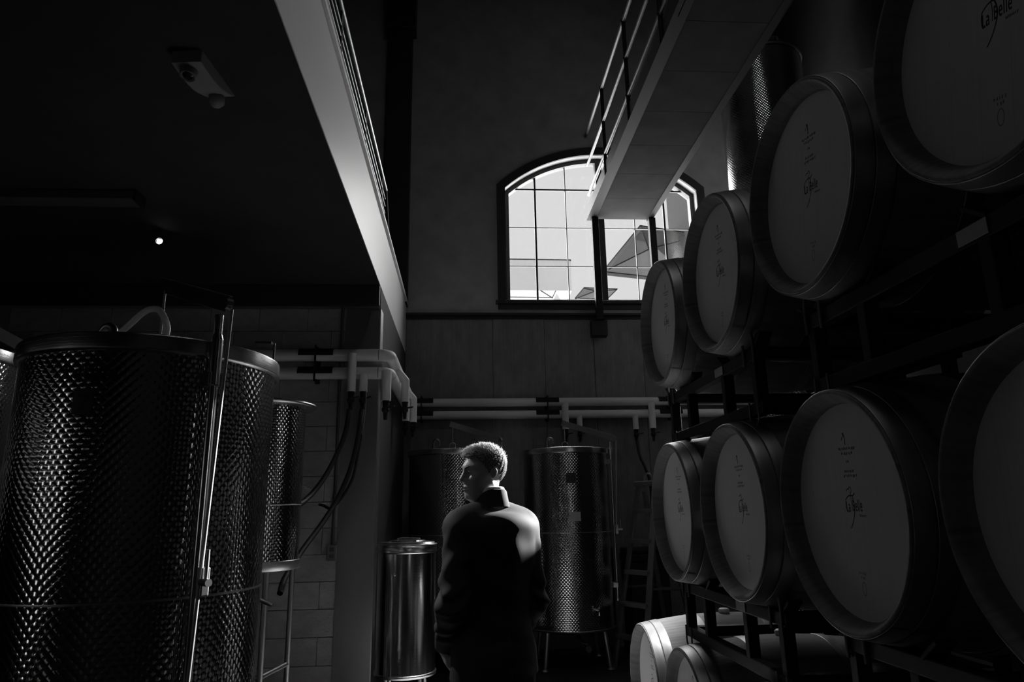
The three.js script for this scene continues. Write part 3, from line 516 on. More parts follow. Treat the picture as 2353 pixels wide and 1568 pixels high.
function spotLamp(label, pos, aim, power, angle, penumbra, glow) {   // a small reflector lamp on a stem, with its bulb and its light
  const o = thing('spot_lamp', label, 'lamp', pos), P = V(...pos), d = V(...aim).sub(P).normalize(), q = new THREE.Quaternion().setFromUnitVectors(V(0, -1, 0), d);
  part('stem', [bar(V(0, 0, 0), V(0, -0.05, 0), 0.004, 0.004, 8), lathe([[0, -0.012], [0.03, -0.008], [0.03, 0], [0, 0]], 20)], M.blackPaint, o);
  const h = V(0, -0.055, 0), put = (g) => g.applyQuaternion(q).translate(h.x, h.y, h.z);
  const r = part('reflector', [put(lathe([[0, 0.02], [0.012, 0.016], [0.014, -0.004], [0.024, -0.03], [0.022, -0.03], [0.012, -0.004], [0, 0.0]], 28))], M.steel, o);
  const L = h.clone().addScaledVector(d, 0.024);
  part('bulb', [ball(0.011, L.x, L.y, L.z, 16, 12)], new THREE.MeshStandardMaterial({ color: grey(0.8), emissive: grey(1), emissiveIntensity: glow, roughness: 0.3 }), r);
  const l = new THREE.SpotLight(0xffffff, power, 0, angle, penumbra, 2); l.position.copy(P).add(L); l.target.position.set(...aim); l.castShadow = true; l.shadow.mapSize.set(1024, 1024); scene.add(l, l.target);
}
spotLamp('tiny glowing spot lamp under the balcony ceiling above the large numbered tank', [-2.08, YM, -4.5], [-0.06, 1.38, -2.88], 17, 0.165, 0.5, 6);
spotLamp('unseen spot lamp under the walkway, placed to light the floor by the end barrel', [2.2, 5.17, -3.95], [0.22, 0, -4.32], 360, 0.2, 0.95, 6);  // out of view; its pool on the floor stands in for a sun patch
// ------------------------------------------------------------------ stepladder, dark bin, terrace parasols, strings of lights
{
  const o = thing('stepladder', 'aluminium stepladder standing open between the tank numbered 20 and the barrels', 'ladder', [1.93, 0, -7.2], -1.03);
  const H = 1.76, w0 = 0.21, w1 = 0.12, zf = 0.42, rail = (s) => [V(s * w0, 0, zf), V(s * w1, H, 0.02)], at = (s, t) => { const [a, b] = rail(s); return a.clone().lerp(b, t); };
  for (const s of [-1, 1]) part('front_rail', [beam(...rail(s), 0.065, 0.026, 0.003), box(0.035, 0.03, 0.08, s * w0, 0.015, zf, 0.005)], M.alu, o);
  for (const s of [-1, 1]) part('rear_rail', [beam(V(s * (w0 - 0.02), 0, -0.36), V(s * (w1 - 0.02), H - 0.08, -0.03), 0.04, 0.022, 0.003), box(0.03, 0.03, 0.05, s * (w0 - 0.02), 0.015, -0.36, 0.004)], M.alu, o);
  for (let k = 1; k <= 5; k++) { const t = k / 5.9, a = at(-1, t), b = at(1, t); part('step', [box(b.x - a.x, 0.022, 0.08, 0, a.y, a.z + 0.005, 0.003), box(b.x - a.x, 0.04, 0.004, 0, a.y - 0.01, a.z + 0.045, 0.001)], M.alu, o); }
  part('top_cap', [box(0.32, 0.05, 0.15, 0, H + 0.0, -0.01, 0.012), tube([[-0.05, H + 0.02, 0], [-0.045, H + 0.08, 0], [0, H + 0.1, 0], [0.045, H + 0.08, 0], [0.05, H + 0.02, 0]], 0.01, 20, 8)], M.alu, o);
  for (const s of [-1, 1]) part('spreader', [beam(at(s, 0.42), V(s * 0.2, 0.72, -0.26), 0.004, 0.022, 0.001)], M.alu, o);
  for (const y of [0.25, 0.7, 1.15]) { const t = y / (H - 0.08), x = (w0 - 0.02) + (w1 - w0) * t, z = -0.36 + 0.39 * t; part('rear_brace', [beam(V(-x, y, z), V(x, y, z), 0.006, 0.03, 0.001)], M.alu, o); }
}
{
  const o = thing('storage_bin', 'black upright bin standing behind the stepladder against the wall', 'bin', [2.0, 0, -7.9]);
  part('body', [span(-0.2, 0.24, 0.06, 1.02, -0.2, 0.2, 0.03), span(-0.22, 0.26, 0.94, 1.02, -0.22, 0.22, 0.015)], M.blackPaint, o);
  part('lid', [span(-0.215, 0.255, 1.02, 1.08, -0.215, 0.215, 0.025)], M.blackPaint, o);
  for (const x of [-0.2, 0.24]) part('wheel', [bar(V(x - 0.02, 0.06, -0.15), V(x + 0.02, 0.06, -0.15), 0.06, 0.06, 24)], M.rubber, o);
}
// market parasols on the terrace, seen against the sky
M.canvas = new THREE.MeshPhysicalMaterial({ color: grey(0.7), roughness: 1, transmission: 0.4, thickness: 0, side: THREE.DoubleSide });
M.canvas2 = new THREE.MeshPhysicalMaterial({ color: grey(0.17), roughness: 1, transmission: 0.25, thickness: 0, side: THREE.DoubleSide });
function parasol(label, x, y, z, turn, half, rise, flap, m, tilt = 0, lean = 0) {
  const o = thing('parasol', label, 'parasol', [x, 2.6, z], turn); o.rotation.order = 'YXZ';
  const H = y - 2.6, c = new THREE.Group(); c.name = 'canopy_frame'; c.position.y = H; c.rotation.set(lean, 0, tilt); o.add(c);
  const pos = [], quad = (a, b, d, e) => pos.push(...a, ...b, ...d, ...a, ...d, ...e), tri = (a, b, d) => pos.push(...a, ...b, ...d);
  const corner = [[-half, 0, half], [half, 0, half], [half, 0, -half], [-half, 0, -half]], apex = [0, rise, 0];
  for (let k = 0; k < 4; k++) { const a = corner[k], b = corner[(k + 1) % 4]; tri(a, b, apex); if (flap) quad([a[0], -flap, a[2]], [b[0], -flap, b[2]], b, a); }
  const g = new THREE.BufferGeometry(); g.setAttribute('position', new THREE.BufferAttribute(new Float32Array(pos), 3)); g.computeVertexNormals();
  part('canopy', g, m, c);
  for (const q of corner) part('rib', [bar(V(0, rise - 0.03, 0), V(q[0], -0.02, q[2]), 0.014, 0.012, 8)], M.darkFrame, c);
  part('edge_hem', corner.map((q, k) => bar(V(...q), V(...corner[(k + 1) % 4]), 0.012, 0.012, 6)), M.darkFrame, c);
  part('pole', [bar(V(0, 0, 0), V(0, H + rise * 0.9, 0), 0.025)], M.darkFrame, o);
  part('base', [lathe([[0, 0], [0.35, 0], [0.35, 0.05], [0.06, 0.08], [0.04, 0.3], [0, 0.3]], 24)], M.darkFrame, o);
}
parasol('pale square parasol outside behind the left window panes', 0.9, 6.45, -14.2, 0.02, 1.25, 0.3, 0.66, M.canvas);
parasol('darker tilted parasol outside behind the right window panes', 3.85, 6.62, -13, 0.36, 0.74, 0.14, 0.1, M.canvas2, 0.04, -0.32);
parasol('distant dark parasol outside seen low behind the window mullion', 3.28, 6.72, -16, 0.1, 0.42, 0.1, 0, M.canvas2);
{ // terrace railing with thin wires
  const o = thing('terrace_railing', 'thin wire railing outside along the bottom of the window', 'railing', [0, 2.6, -10.2]);
  for (const x of [-0.5, 0.72, 1.55, 2.0, 2.75, 3.5]) part('post', [bar(V(x, 0, 0), V(x, 1.95, 0), 0.012, 0.012, 8)], M.darkFrame, o);
  part('wire', [bar(V(-1, 1.86, 0), V(4, 1.86, 0), 0.004, 0.004, 6)], M.darkFrame, o);
}
// strings of small lights hung under the mezzanine on the left; the large tank mirrors them
M.bulb = new THREE.MeshStandardMaterial({ color: grey(0.8), emissive: grey(1), emissiveIntensity: 6 });
{
  const g = new THREE.SphereGeometry(0.011, 10, 8);
  const string = (label, a, b, sag, n) => {
    const o = thing('string_lights', label, 'string lights', [0, 0, 0], 0, 'strings of small lights hung below the balcony');
    const P = (t) => V(a[0] + (b[0] - a[0]) * t, a[1] + (b[1] - a[1]) * t - sag * 4 * t * (1 - t), a[2] + (b[2] - a[2]) * t), pts = []; for (let i = 0; i <= 16; i++) pts.push(P(i / 16));
    part('cord', [new THREE.TubeGeometry(new THREE.CatmullRomCurve3(pts), 40, 0.003, 6), bar(V(...a), V(a[0], YM, a[2]), 0.003, 0.003, 6), bar(V(...b), V(b[0], YM, b[2]), 0.003, 0.003, 6)], M.blackPaint, o);
    for (let i = 0; i < n; i++) { const m = new THREE.Mesh(g, M.bulb); m.name = 'bulb'; m.position.copy(P((i + 0.5) / n)).y -= 0.014; o.add(m); }
  };
  string('highest string of small lights sagging along the left end of the hall', [-4.6, 2.5, -2.7], [-4.6, 2.45, 4.3], 0.33, 38);
  string('middle string of small lights at the left end of the hall, below the longest one', [-4.6, 2.18, -2.5], [-4.6, 2.16, 1.3], 0.28, 26);
  string('lowest string of small lights at the left end of the hall', [-4.6, 1.97, -2.6], [-4.6, 1.95, 1.5], 0.15, 28);
}
{ // unseen linear lamp under the roof, placed so the tall tank mirrors a streak
  const o = thing('unseen_ceiling_lamp', 'unseen long linear lamp under the high roof, mirrored as a streak in the tall tank', 'lamp', [0.71, 8.5, -1.41], 0.47);
  part('housing', [box(0.22, 0.06, 1.5, 0, 0.04, 0, 0.01)], M.blackPaint, o);
  for (const z of [-0.5, 0.5]) part('hanger', [bar(V(0, 0.07, z), V(0, 0.4, z), 0.006, 0.006, 8)], M.blackPaint, o);
  part('diffuser', [box(0.18, 0.01, 1.44, 0, 0.005, 0, 0.003)], new THREE.MeshStandardMaterial({ color: grey(0.8), emissive: grey(1), emissiveIntensity: 8 }), o);
  areaLight(0.18, 1.44, 8, [0.71, 8.495, -1.41], [0.71, 0, -1.409]);  // light of the unseen ceiling lamp
}
// ------------------------------------------------------------------ the man
const len = Math.hypot, clamp = (x, a, b) => Math.min(b, Math.max(a, x)), smooth = (a, b, x) => { const t = clamp((x - a) / (b - a), 0, 1); return t * t * (3 - 2 * t); };
const smin = (a, b, k) => { const h = Math.max(k - Math.abs(a - b), 0) / k; return Math.min(a, b) - h * h * k / 4; };
const smax = (a, b, k) => -smin(-a, -b, k);
function cap(x, y, z, a, b, ra, rb) {
  const bx = b[0] - a[0], by = b[1] - a[1], bz = b[2] - a[2], px = x - a[0], py = y - a[1], pz = z - a[2], h = clamp((px * bx + py * by + pz * bz) / (bx * bx + by * by + bz * bz), 0, 1);
  return len(px - bx * h, py - by * h, pz - bz * h) - (ra + (rb - ra) * h);
}
function ell(x, y, z, c, r) { const a = x - c[0], b = y - c[1], d = z - c[2], k0 = len(a / r[0], b / r[1], d / r[2]), k1 = len(a / (r[0] * r[0]), b / (r[1] * r[1]), d / (r[2] * r[2])); return k1 < 1e-9 ? -Math.min(...r) : k0 * (k0 - 1) / k1; }
// naive surface nets of f(x, y, z) < 0 inside the box lo..hi
function surface(f, lo, hi, s) {
  const nx = Math.ceil((hi[0] - lo[0]) / s) + 1, ny = Math.ceil((hi[1] - lo[1]) / s) + 1, nz = Math.ceil((hi[2] - lo[2]) / s) + 1, v = new Float32Array(nx * ny * nz), id = new Int32Array(nx * ny * nz).fill(-1), at = (i, j, k) => (k * ny + j) * nx + i;
  for (let k = 0; k < nz; k++) for (let j = 0; j < ny; j++) for (let i = 0; i < nx; i++) v[at(i, j, k)] = f(lo[0] + i * s, lo[1] + j * s, lo[2] + k * s);
  const pos = [], nor = [], idx = [], E = [[0, 1], [2, 3], [4, 5], [6, 7], [0, 2], [1, 3], [4, 6], [5, 7], [0, 4], [1, 5], [2, 6], [3, 7]];
  for (let k = 0; k < nz - 1; k++) for (let j = 0; j < ny - 1; j++) for (let i = 0; i < nx - 1; i++) {
    const c = []; let m = 0; for (let q = 0; q < 8; q++) { c[q] = v[at(i + (q & 1), j + (q >> 1 & 1), k + (q >> 2))]; if (c[q] < 0) m++; }
    if (m === 0 || m === 8) continue;
    let x = 0, y = 0, z = 0, n = 0;
    for (const [a, b] of E) if ((c[a] < 0) !== (c[b] < 0)) { const t = c[a] / (c[a] - c[b]); x += (a & 1) + ((b & 1) - (a & 1)) * t; y += (a >> 1 & 1) + ((b >> 1 & 1) - (a >> 1 & 1)) * t; z += (a >> 2) + ((b >> 2) - (a >> 2)) * t; n++; }
    x = lo[0] + (i + x / n) * s; y = lo[1] + (j + y / n) * s; z = lo[2] + (k + z / n) * s;
    const e = s * 0.5, gx = f(x + e, y, z) - f(x - e, y, z), gy = f(x, y + e, z) - f(x, y - e, z), gz = f(x, y, z + e) - f(x, y, z - e), g = len(gx, gy, gz) || 1;
    id[at(i, j, k)] = pos.length / 3; pos.push(x, y, z); nor.push(gx / g, gy / g, gz / g);
  }
  const quad = (a, b, c, d, flip) => { if (a < 0 || b < 0 || c < 0 || d < 0) return; if (flip) idx.push(a, c, b, a, d, c); else idx.push(a, b, c, a, c, d); };
  for (let k = 1; k < nz - 1; k++) for (let j = 1; j < ny - 1; j++) for (let i = 1; i < nx - 1; i++) {
    const a = v[at(i, j, k)] < 0;
    if (a !== v[at(i + 1, j, k)] < 0) quad(id[at(i, j - 1, k - 1)], id[at(i, j, k - 1)], id[at(i, j, k)], id[at(i, j - 1, k)], !a);
    if (a !== v[at(i, j + 1, k)] < 0) quad(id[at(i - 1, j, k - 1)], id[at(i - 1, j, k)], id[at(i, j, k)], id[at(i, j, k - 1)], !a);
    if (a !== v[at(i, j, k + 1)] < 0) quad(id[at(i - 1, j - 1, k)], id[at(i, j - 1, k)], id[at(i, j, k)], id[at(i - 1, j, k)], !a);
  }
  const g = new THREE.BufferGeometry(); g.setAttribute('position', new THREE.BufferAttribute(new Float32Array(pos), 3)); g.setAttribute('normal', new THREE.BufferAttribute(new Float32Array(nor), 3));
  const uv = new Float32Array(pos.length / 3 * 2); for (let i = 0; i < pos.length / 3; i++) { uv[2 * i] = pos[3 * i] + pos[3 * i + 2]; uv[2 * i + 1] = pos[3 * i + 1]; }
  g.setAttribute('uv', new THREE.BufferAttribute(uv, 2)); g.setIndex(idx); return g;
}
// the figure's own axes: x to his right, y up, he faces -z. Head axes: origin between the eyes' level and the ears, f = forward
const HEAD = { c: [-0.018, 1.662, -0.034], turn: 82 * Math.PI / 180, nod: 0.03 };
const HK = 0.94, hc = Math.cos(HEAD.turn), hs = Math.sin(HEAD.turn);
function toHead(x, y, z) { const a = x - HEAD.c[0], b = y - HEAD.c[1], d = z - HEAD.c[2]; const X = a * hc - d * hs, Z = a * hs + d * hc; return [X / HK, b / HK, -Z / HK]; }   // [x, y, f]
const headMatrix = new THREE.Matrix4().makeTranslation(...HEAD.c).multiply(new THREE.Matrix4().makeRotationY(HEAD.turn)).multiply(new THREE.Matrix4().makeScale(HK, HK, -HK));
function headSDF(x, y, f) {
  const s = Math.abs(x);
  let d = ell(x, y, f, [0, 0.03, -0.012], [0.076, 0.087, 0.098]);
  d = smin(d, ell(x, y, f, [0, -0.036, 0.03], [0.058, 0.074, 0.06]), 0.05);
  d = smin(d, ell(x, y, f, [0, -0.082, 0.038], [0.044, 0.034, 0.042]), 0.03);
  d = smin(d, cap(s, y, f, [0.0, -0.105, 0.07], [0.018, -0.103, 0.066], 0.014, 0.012), 0.025);
  d = smin(d, cap(s, y, f, [0.058, -0.055, -0.005], [0.03, -0.1, 0.05], 0.016, 0.014), 0.025);      // jaw line
  d = smin(d, cap(s, y, f, [0.012, 0.024, 0.083], [0.046, 0.022, 0.064], 0.011, 0.01), 0.02);       // brow
  d = smin(d, len(s - 0.043, y + 0.028, f - 0.056) - 0.022, 0.025);                                  // cheekbone
  d = smax(d, -(len(s - 0.032, y + 0.002, f - 0.1) - 0.0205), 0.014);                                // eye socket
  d = smin(d, cap(x, y, f, [0, 0.012, 0.084], [0, -0.03, 0.106], 0.0075, 0.0115), 0.012);           // nose
  d = smin(d, len(s - 0.012, y + 0.035, f - 0.093) - 0.0075, 0.008);
  d = smax(d, -(len(s - 0.006, y + 0.046, f - 0.1) - 0.0035), 0.003);
  d = smin(d, len(s - 0.032, y, f - 0.0755) - 0.0118, 0.004);                                        // lids over the eyeball
  d = smax(d, -cap(s, y, f, [0.0245, -0.0015, 0.0885], [0.04, -0.001, 0.0855], 0.0035, 0.0028), 0.002);
  d = smin(d, cap(s, y, f, [0, -0.0645, 0.0895], [0.021, -0.068, 0.079], 0.0065, 0.0035), 0.008);   // lips
  d = smin(d, cap(s, y, f, [0, -0.0755, 0.0885], [0.018, -0.072, 0.079], 0.0072, 0.0035), 0.007);
  d = smax(d, -cap(s, y, f, [0, -0.0697, 0.0975], [0.02, -0.0702, 0.0855], 0.0018, 0.0016), 0.003);
  // ear: a dished shell set at an angle
  const ex = s - 0.078, ey = y + 0.004, ef = f + 0.014, tx = ex + ef * 0.35;
  let e = ell(tx, ey, ef + ey * 0.15, [0.004, 0, 0], [0.0065, 0.024, 0.0135]);
  e = smax(e, -ell(tx, ey, ef, [0.0125, 0.003, 0.001], [0.008, 0.0165, 0.0085]), 0.004);
  d = smin(d, e, 0.006);
  return d;
}
const LA = [[-0.155, 1.425, 0.012], [-0.226, 1.15, 0.05], [-0.15, 0.985, -0.115]], RA = [[0.153, 1.425, 0.012], [0.19, 1.14, 0.03], [0.15, 0.93, -0.11]];
const neckTop = [-0.004, 1.6, -0.032], neckLow = [0, 1.44, 0.006];
const bodyHead = surface((x, y, z) => {
  const h = toHead(x, y, z); let d = headSDF(...h) * HK;
  d = smin(d, cap(x, y, z, neckTop, neckLow, 0.052, 0.06), 0.03);
  d = smin(d, cap(x, y, z, [0.03 * hs * -1, 1.565, -0.03 - 0.03 * hc], [0, 1.46, -0.04], 0.03, 0.035), 0.035);
  return smax(d, 1.45 - y, 0.004);
}, [-0.16, 1.44, -0.19], [0.16, 1.8, 0.13], 0.0036);
// hands: palm, four fingers in three bones each, thumb from the side of the palm. Local: wrist at 0, fingers towards -y, palm towards +z, thumb at -x
function handSDF(curl) {
  const chains = [[-0.03, 0.046, 0.0088], [-0.01, 0.05, 0.009], [0.01, 0.047, 0.0086], [0.029, 0.038, 0.0078]].map(([x, L, r], i) => {
    const p = [[x, -0.09 + 0.004 * Math.abs(i - 1.2), 0.002]]; let a = curl * 0.6 + 0.05 * i; for (const k of [1, 0.66, 0.5]) { const q = p[p.length - 1]; p.push([q[0] * 1.03, q[1] - Math.cos(a) * L * k, q[2] + Math.sin(a) * L * k]); a += curl; } return [p, r]; });
  const th = [[-0.026, -0.028, 0.008], [-0.05, -0.055, 0.022], [-0.055, -0.088, 0.03], [-0.048, -0.112, 0.038]];
  return (x, y, z) => {
    let d = ell(x, y, z, [0, -0.052, 0], [0.044, 0.054, 0.0185]); d = smin(d, cap(x, y, z, [-0.02, -0.04, 0], [0.022, -0.086, 0], 0.016, 0.013), 0.02); d = smin(d, cap(x, y, z, [-0.02, -0.085, 0], [0.024, -0.083, 0], 0.0125, 0.0115), 0.012);
    d = smin(d, cap(x, y, z, [0, 0.05, 0], [0, -0.02, 0], 0.026, 0.024), 0.02);
    for (const [p, r] of chains) { let e = 1; for (let i = 0; i < 3; i++) e = smin(e, cap(x, y, z, p[i], p[i + 1], r * (1 - 0.07 * i), r * (0.95 - 0.08 * i)), 0.002); d = smin(d, e, 0.007); }
    let t = 1; for (let i = 0; i < 3; i++) t = smin(t, cap(x, y, z, th[i], th[i + 1], 0.0125 - 0.0012 * i, 0.0115 - 0.0012 * i), 0.003);
    return smin(d, t, 0.012);
  };
}
function hand(curl, mirror, place) { const g = surface(((f) => (x, y, z) => f(mirror ? -x : x, y, z))(handSDF(curl)), [-0.085, -0.235, -0.04], [0.085, 0.05, 0.1], 0.0034); return g.applyMatrix4(place); }
const eul = (x, y, z, p) => new THREE.Matrix4().makeTranslation(...p).multiply(new THREE.Matrix4().makeRotationFromEuler(new THREE.Euler(x, y, z, 'YXZ')));
const bodyInner = surface((x, y, z) => {
  let d = cap(x, y, z, neckLow, [0, 1.3, 0.01], 0.06, 0.1); d = smin(d, cap(x, y, z, [0, 1.3, 0.01], [0, 1.0, 0], 0.1, 0.1), 0.06);
  for (const A of [LA, RA]) { d = smin(d, cap(x, y, z, A[0], A[1], 0.045, 0.036), 0.04); d = smin(d, cap(x, y, z, A[1], A[2], 0.036, 0.025), 0.02); }
  for (const s of [-1, 1]) { d = smin(d, cap(x, y, z, [s * 0.09, 0.95, 0], [s * 0.1, 0.5, 0.005], 0.075, 0.05), 0.04); d = smin(d, cap(x, y, z, [s * 0.1, 0.5, 0.005], [s * 0.105, 0.09, 0.03], 0.05, 0.034), 0.03); d = smin(d, cap(x, y, z, [s * 0.105, 0.05, 0.03], [s * 0.12, 0.035, -0.12], 0.035, 0.028), 0.03); }
  return d;
}, [-0.36, -0.01, -0.2], [0.36, 1.5, 0.2], 0.013);
const man = thing('person', 'man in a dark suit seen from behind, head turned left, hand in pocket', 'person', [0.115, 0, -2.95], 33 * Math.PI / 180);
M.skin = std(0.36, 0.5); M.suit = new THREE.MeshPhysicalMaterial({ color: grey(0.022), roughness: 0.78, bumpMap: cloth, bumpScale: 0.00012, sheen: 0.6, sheenColor: grey(0.35), sheenRoughness: 0.45 });
M.hair = new THREE.MeshPhysicalMaterial({ color: grey(0.13), roughness: 0.45, sheen: 1, sheenColor: grey(0.7), sheenRoughness: 0.4 }); M.shirt = std(0.75, 0.85, { bumpMap: cloth, bumpScale: 0.0002 }); M.shoe = std(0.02, 0.25);
part('body', [bodyHead, bodyInner, hand(0.35, false, eul(-0.55, 0.9, -0.15, [-0.138, 0.955, -0.13])), hand(0.42, true, eul(-0.1, -1.35, 0, [0.14, 0.9, -0.125]))], M.skin, man);
{ // eyes and brows
  const P = (x, y, f) => V(x, y, f).applyMatrix4(headMatrix);
  for (const s of [-1, 1]) {
    const c = P(s * 0.032, 0, 0.0763), e = part('eye', [ball(0.0113, c.x, c.y, c.z, 20, 14)], std(0.45, 0.2), man), q = P(s * 0.0315, -0.0005, 0.0832);
    part('iris', [ball(0.0062, q.x, q.y, q.z, 14, 10)], std(0.02, 0.1), e);
    part('eyebrow', [tube([P(s * 0.014, 0.0205, 0.0945), P(s * 0.03, 0.025, 0.087), P(s * 0.047, 0.022, 0.0735)], 0.0042, 12, 6)], M.hair, man);
  }
}
{ // short hair, brushed up and forward on top
  const line = (f) => f > 0.055 ? 0.07 : f > 0.02 ? 0.012 + 0.058 * (f - 0.02) / 0.035 : f > -0.006 ? -0.018 : f > -0.036 ? 0.012 : -0.02 - 0.05 * smooth(-0.036, -0.1, f);
  const H = (x, y, f) => { const t = 0.0045 + 0.0095 * smooth(0.02, 0.1, y) + 0.006 * smooth(0.03, 0.08, f) * smooth(0.06, 0.09, y), n = 0.0016 * Math.sin(x * 210 + f * 90) * Math.sin(f * 260 + y * 120);
    const d = ell(x, y, f, [0, 0.03, -0.012], [0.076 + t, 0.087 + t, 0.098 + t]) + n; return smax(d, (line(f) - y) * 0.7, 0.006); };
  const cover = surface((x, y, z) => H(...toHead(x, y, z)), [-0.17, 1.56, -0.2], [0.17, 1.83, 0.14], 0.0042), strands = [];
  const p = cover.attributes.position, n = cover.attributes.normal; let q = 77; const r = () => { q = (q * 16807) % 2147483647; return q / 2147483647; };
  const fwd = V(0, 0, 1).transformDirection(headMatrix);
  for (let i = 0; i < p.count; i++) {
    const [hx, hy, hf] = toHead(p.getX(i), p.getY(i), p.getZ(i)); const top = smooth(0.03, 0.1, hy); if (r() > (0.12 + 0.4 * top + 0.25 * smooth(0.02, -0.06, hf)) || hy < -0.05) continue;
    const a = V(p.getX(i), p.getY(i), p.getZ(i)), m = V(n.getX(i), n.getY(i), n.getZ(i)); if (m.y < -0.4) continue;
    const dir = m.clone().multiplyScalar(0.42).addScaledVector(fwd, top * (0.3 + 0.6 * r()) - (1 - top) * 0.1).add(V((r() - 0.5) * 0.6, (1 - top) * -0.9 + 0.15 * top, (r() - 0.5) * 0.6)).normalize(), L = 0.004 + 0.009 * top * (0.4 + r()) + 0.007 * smooth(0.05, 0.09, hf) * r();
    if (m.y > -0.4) strands.push(bar(a.clone().addScaledVector(m, -0.003), a.clone().addScaledVector(dir, L), 0.0014, 0.0003, 4));
  }
  const hair = part('hair', [cover], M.hair, man); part('sunlit_hair_tips', strands, M.rimTips = new THREE.MeshPhysicalMaterial({ color: grey(0.85), roughness: 1, transmission: 0.4, thickness: 0 }), hair);  // pale tips over the dark hair paint in its sunlit rim
}
{ // jacket: torso, sleeves, folds at the elbow, flaring skirt
  const wid = (y) => 0.178 + 0.018 * smooth(1.2, 1.4, y) - 0.012 * Math.exp(-(((y - 1.12) / 0.1) ** 2)) + 0.022 * smooth(1.05, 0.86, y) - 0.03 * smooth(1.42, 1.52, y);
  const dep = (y) => 0.118 + 0.008 * Math.exp(-(((y - 1.32) / 0.12) ** 2)) - 0.008 * Math.exp(-(((y - 1.12) / 0.08) ** 2)) + 0.014 * smooth(1.02, 0.87, y);
  const sleeve = (x, y, z, A, s) => {
    let d = smin(cap(x, y, z, A[0], A[1], 0.068, 0.056), cap(x, y, z, A[1], A[2], 0.058, 0.044), 0.03);
    const k = Math.exp(-(((y - 1.15) / 0.16) ** 2)), t = (x * s - 0.2) * 2.2;
    d += 0.0075 * k * Math.sin(y * 88 + z * 38 + t * 20 + s) * (0.5 + 0.5 * Math.sin(z * 23 + y * 31 + 1.3)) + 0.003 * Math.sin(y * 46 - z * 52 + s * 2);
    return d;
  };
  const J = (x, y, z) => {
    const w = wid(y), e = dep(y), zz = z - 0.006 - 0.018 * smooth(1.2, 1.45, y);
    let d = (len(x / w, zz / e) - 1) * Math.min(w, e) * 0.92;
    d = smax(d, y - 1.5, 0.07);
    d = smin(d, cap(x, y, z, [-0.145, 1.435, 0.0], [0.145, 1.435, 0.0], 0.068, 0.068), 0.05);
    for (const s of [-1, 1]) d = smin(d, cap(x, y, z, [s * 0.03, 1.515, -0.004], [s * 0.155, 1.452, -0.004], 0.046, 0.048), 0.05);
    d += 0.004 * Math.sin(x * 30 + y * 22) * Math.sin(y * 19 - x * 12 + 1) * smooth(1.5, 1.35, y) + 0.0012 * Math.sin(x * 40 + 2) * smooth(1.05, 0.88, y);
    d = smax(d, 0.868 + 0.02 * smooth(0, 0.14, -z) - y, 0.006);
    if (z < 0.02) { const op = Math.abs(x) - (0.03 + 0.06 * smooth(1.02, 1.42, y) + 0.05 * smooth(1.02, 0.86, y)); d = smax(d, -Math.max(op, z + 0.02), 0.01); }
    d = smax(d, -cap(x, y, z, [0, 1.62, -0.02], [0, 1.42, 0.0], 0.066, 0.068), 0.008);
    // centre vent and centre seam at the back
    if (z > 0) d += 0.01 * Math.exp(-((x / 0.0035) ** 2)) * smooth(1.08, 1.03, y);
    for (const [A, s] of [[LA, -1], [RA, 1]]) { let q = sleeve(x, y, z, A, s); const B = A[2], C = A[1], ux = B[0] - C[0], uy = B[1] - C[1], uz = B[2] - C[2], L = len(ux, uy, uz); q = smax(q, ((x - B[0]) * ux + (y - B[1]) * uy + (z - B[2]) * uz) / L - 0.0, 0.004); d = smin(d, q, 0.022); }
    return d;
  };
  const jacket = part('jacket', [surface(J, [-0.36, 0.84, -0.22], [0.36, 1.58, 0.2], 0.0065)], M.suit, man);
  const ring = (rIn, thick, back, front, drop, lean, cx, cz) => {              // a collar: a closed strip round the neck, higher at the nape
    const n = 48, pos = [], idx = [], sec = 6; for (let i = 0; i <= n; i++) { const a = (i / n) * Math.PI * 1.86 + Math.PI * 0.07 + Math.PI * 1.5, c = Math.cos(a), s = Math.sin(a), t = (1 + s) / 2, y = front + (back - front) * smooth(0, 1, t);
      for (const [dr, dy] of [[0, -0.02], [0.0, 0], [thick * 0.5, 0.004], [thick, 0], [thick + lean, -drop], [thick + lean * 0.4, -drop - 0.004]]) pos.push(cx + c * (rIn + dr), y + dy, cz + s * (rIn + dr) * 1.02); }
    for (let i = 0; i < n; i++) for (let k = 0; k < sec; k++) { const a = i * sec + k, b = i * sec + (k + 1) % sec, c = a + sec, d = b + sec; idx.push(a, c, b, b, c, d); }
    const g = new THREE.BufferGeometry(); g.setAttribute('position', new THREE.BufferAttribute(new Float32Array(pos), 3)); g.setIndex(idx); g.computeVertexNormals(); return g; };
  part('collar', [ring(0.0655, 0.006, 1.588, 1.495, 0.066, 0.012, 0, -0.01)], M.suit, jacket);
  for (const s of [-1, 1]) part('lapel', [(() => { const sh = new THREE.Shape(); sh.moveTo(0, 0); sh.lineTo(s * 0.075, 0.3); sh.lineTo(s * 0.1, 0.23); sh.lineTo(s * 0.088, 0.17); sh.closePath(); return new THREE.ExtrudeGeometry(sh, { depth: 0.006, bevelEnabled: false }).rotateX(0.1).translate(s * 0.006, 1.2, -0.132); })()], M.suit, jacket);
  const sh = part('shirt', [ring(0.06, 0.004, 1.598, 1.515, 0.045, 0.004, 0, -0.012)], M.shirt, man);
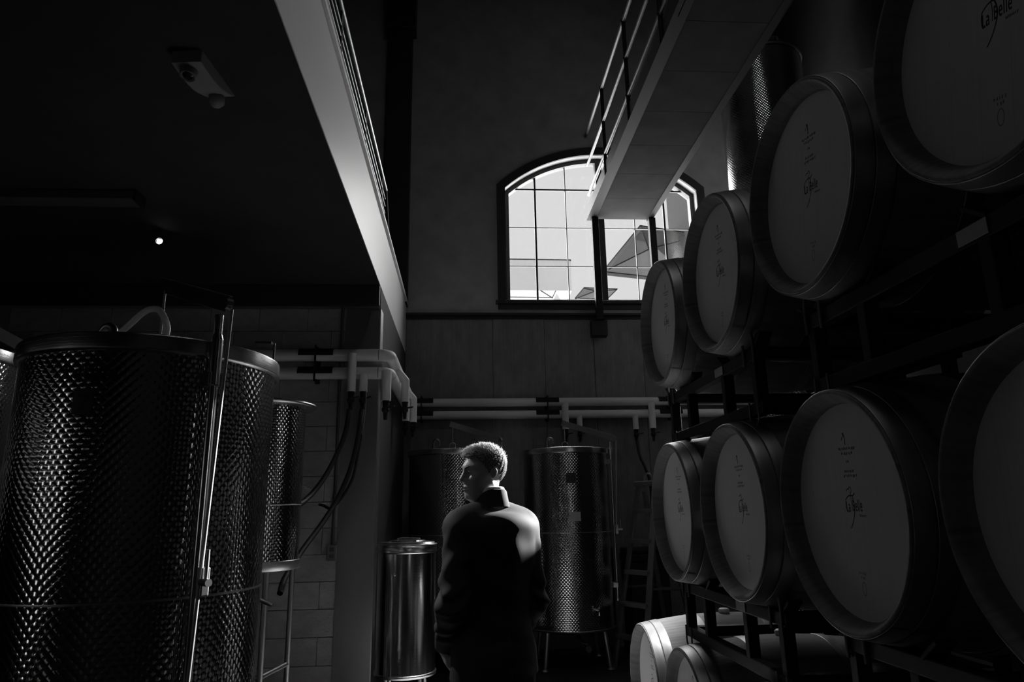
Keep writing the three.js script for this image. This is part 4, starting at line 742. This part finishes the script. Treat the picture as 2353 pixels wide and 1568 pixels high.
  part('shirt_front', [surface((x, y, z) => { let d = (len(x / 0.15, (z - 0.004) / 0.108) - 1) * 0.108; d += 0.002 * Math.sin(x * 70) * Math.sin(y * 25); return smax(smax(smax(d, y - 1.5, 0.06), 0.93 - y, 0.01), z + 0.03, 0.004); }, [-0.18, 0.9, -0.13], [0.18, 1.52, 0.0], 0.009)], M.shirt, sh);
  for (const A of [LA, RA]) { const d = V(...A[2]).sub(V(...A[1])).normalize(), p = V(...A[2]); part('cuff', [bar(p.clone().addScaledVector(d, -0.03), p.clone().addScaledVector(d, 0.014), 0.037, 0.036, 24)], M.shirt, sh); }
}
part('trousers', [surface((x, y, z) => {
  let d = ell(x, y, z, [0, 0.95, 0.01], [0.172, 0.14, 0.125]);
  for (const s of [-1, 1]) { d = smin(d, cap(x, y, z, [s * 0.088, 0.88, 0.005], [s * 0.1, 0.5, 0.008], 0.098, 0.072), 0.04); d = smin(d, cap(x, y, z, [s * 0.1, 0.5, 0.008], [s * 0.108, 0.07, 0.028], 0.072, 0.06), 0.03); }
  d += 0.003 * Math.sin(y * 60 + x * 30) * smooth(0.3, 0.1, y);
  return smax(smax(d, 0.05 - y, 0.004), y - 1.02, 0.01);
}, [-0.24, 0.03, -0.16], [0.24, 1.05, 0.18], 0.011)], M.suit, man);
for (const s of [-1, 1]) part('shoe', [surface((x, y, z) => {
  let d = cap(x, y, z, [s * 0.108, 0.045, 0.055], [s * 0.125, 0.032, -0.15], 0.046, 0.042); d = smin(d, cap(x, y, z, [s * 0.108, 0.11, 0.035], [s * 0.11, 0.06, 0.02], 0.045, 0.05), 0.03);
  d = smin(d, Math.max(len((x - s * 0.117) / 0.05, (z + 0.05) / 0.15) * 0.05 - 0.05, Math.abs(y - 0.011) - 0.01), 0.012); return smax(d, -y, 0.003);
}, [s * 0.115 - 0.08, -0.01, -0.22], [s * 0.115 + 0.08, 0.17, 0.13], 0.006)], M.shoe, man);
// ------------------------------------------------------------------ hand over
const renderer = new THREE.WebGLRenderer({ antialias: true });
renderer.shadowMap.enabled = true; renderer.shadowMap.type = THREE.PCFSoftShadowMap;
renderer.toneMapping = THREE.LinearToneMapping; renderer.toneMappingExposure = EXPOSURE;
renderer.render(scene, camera);
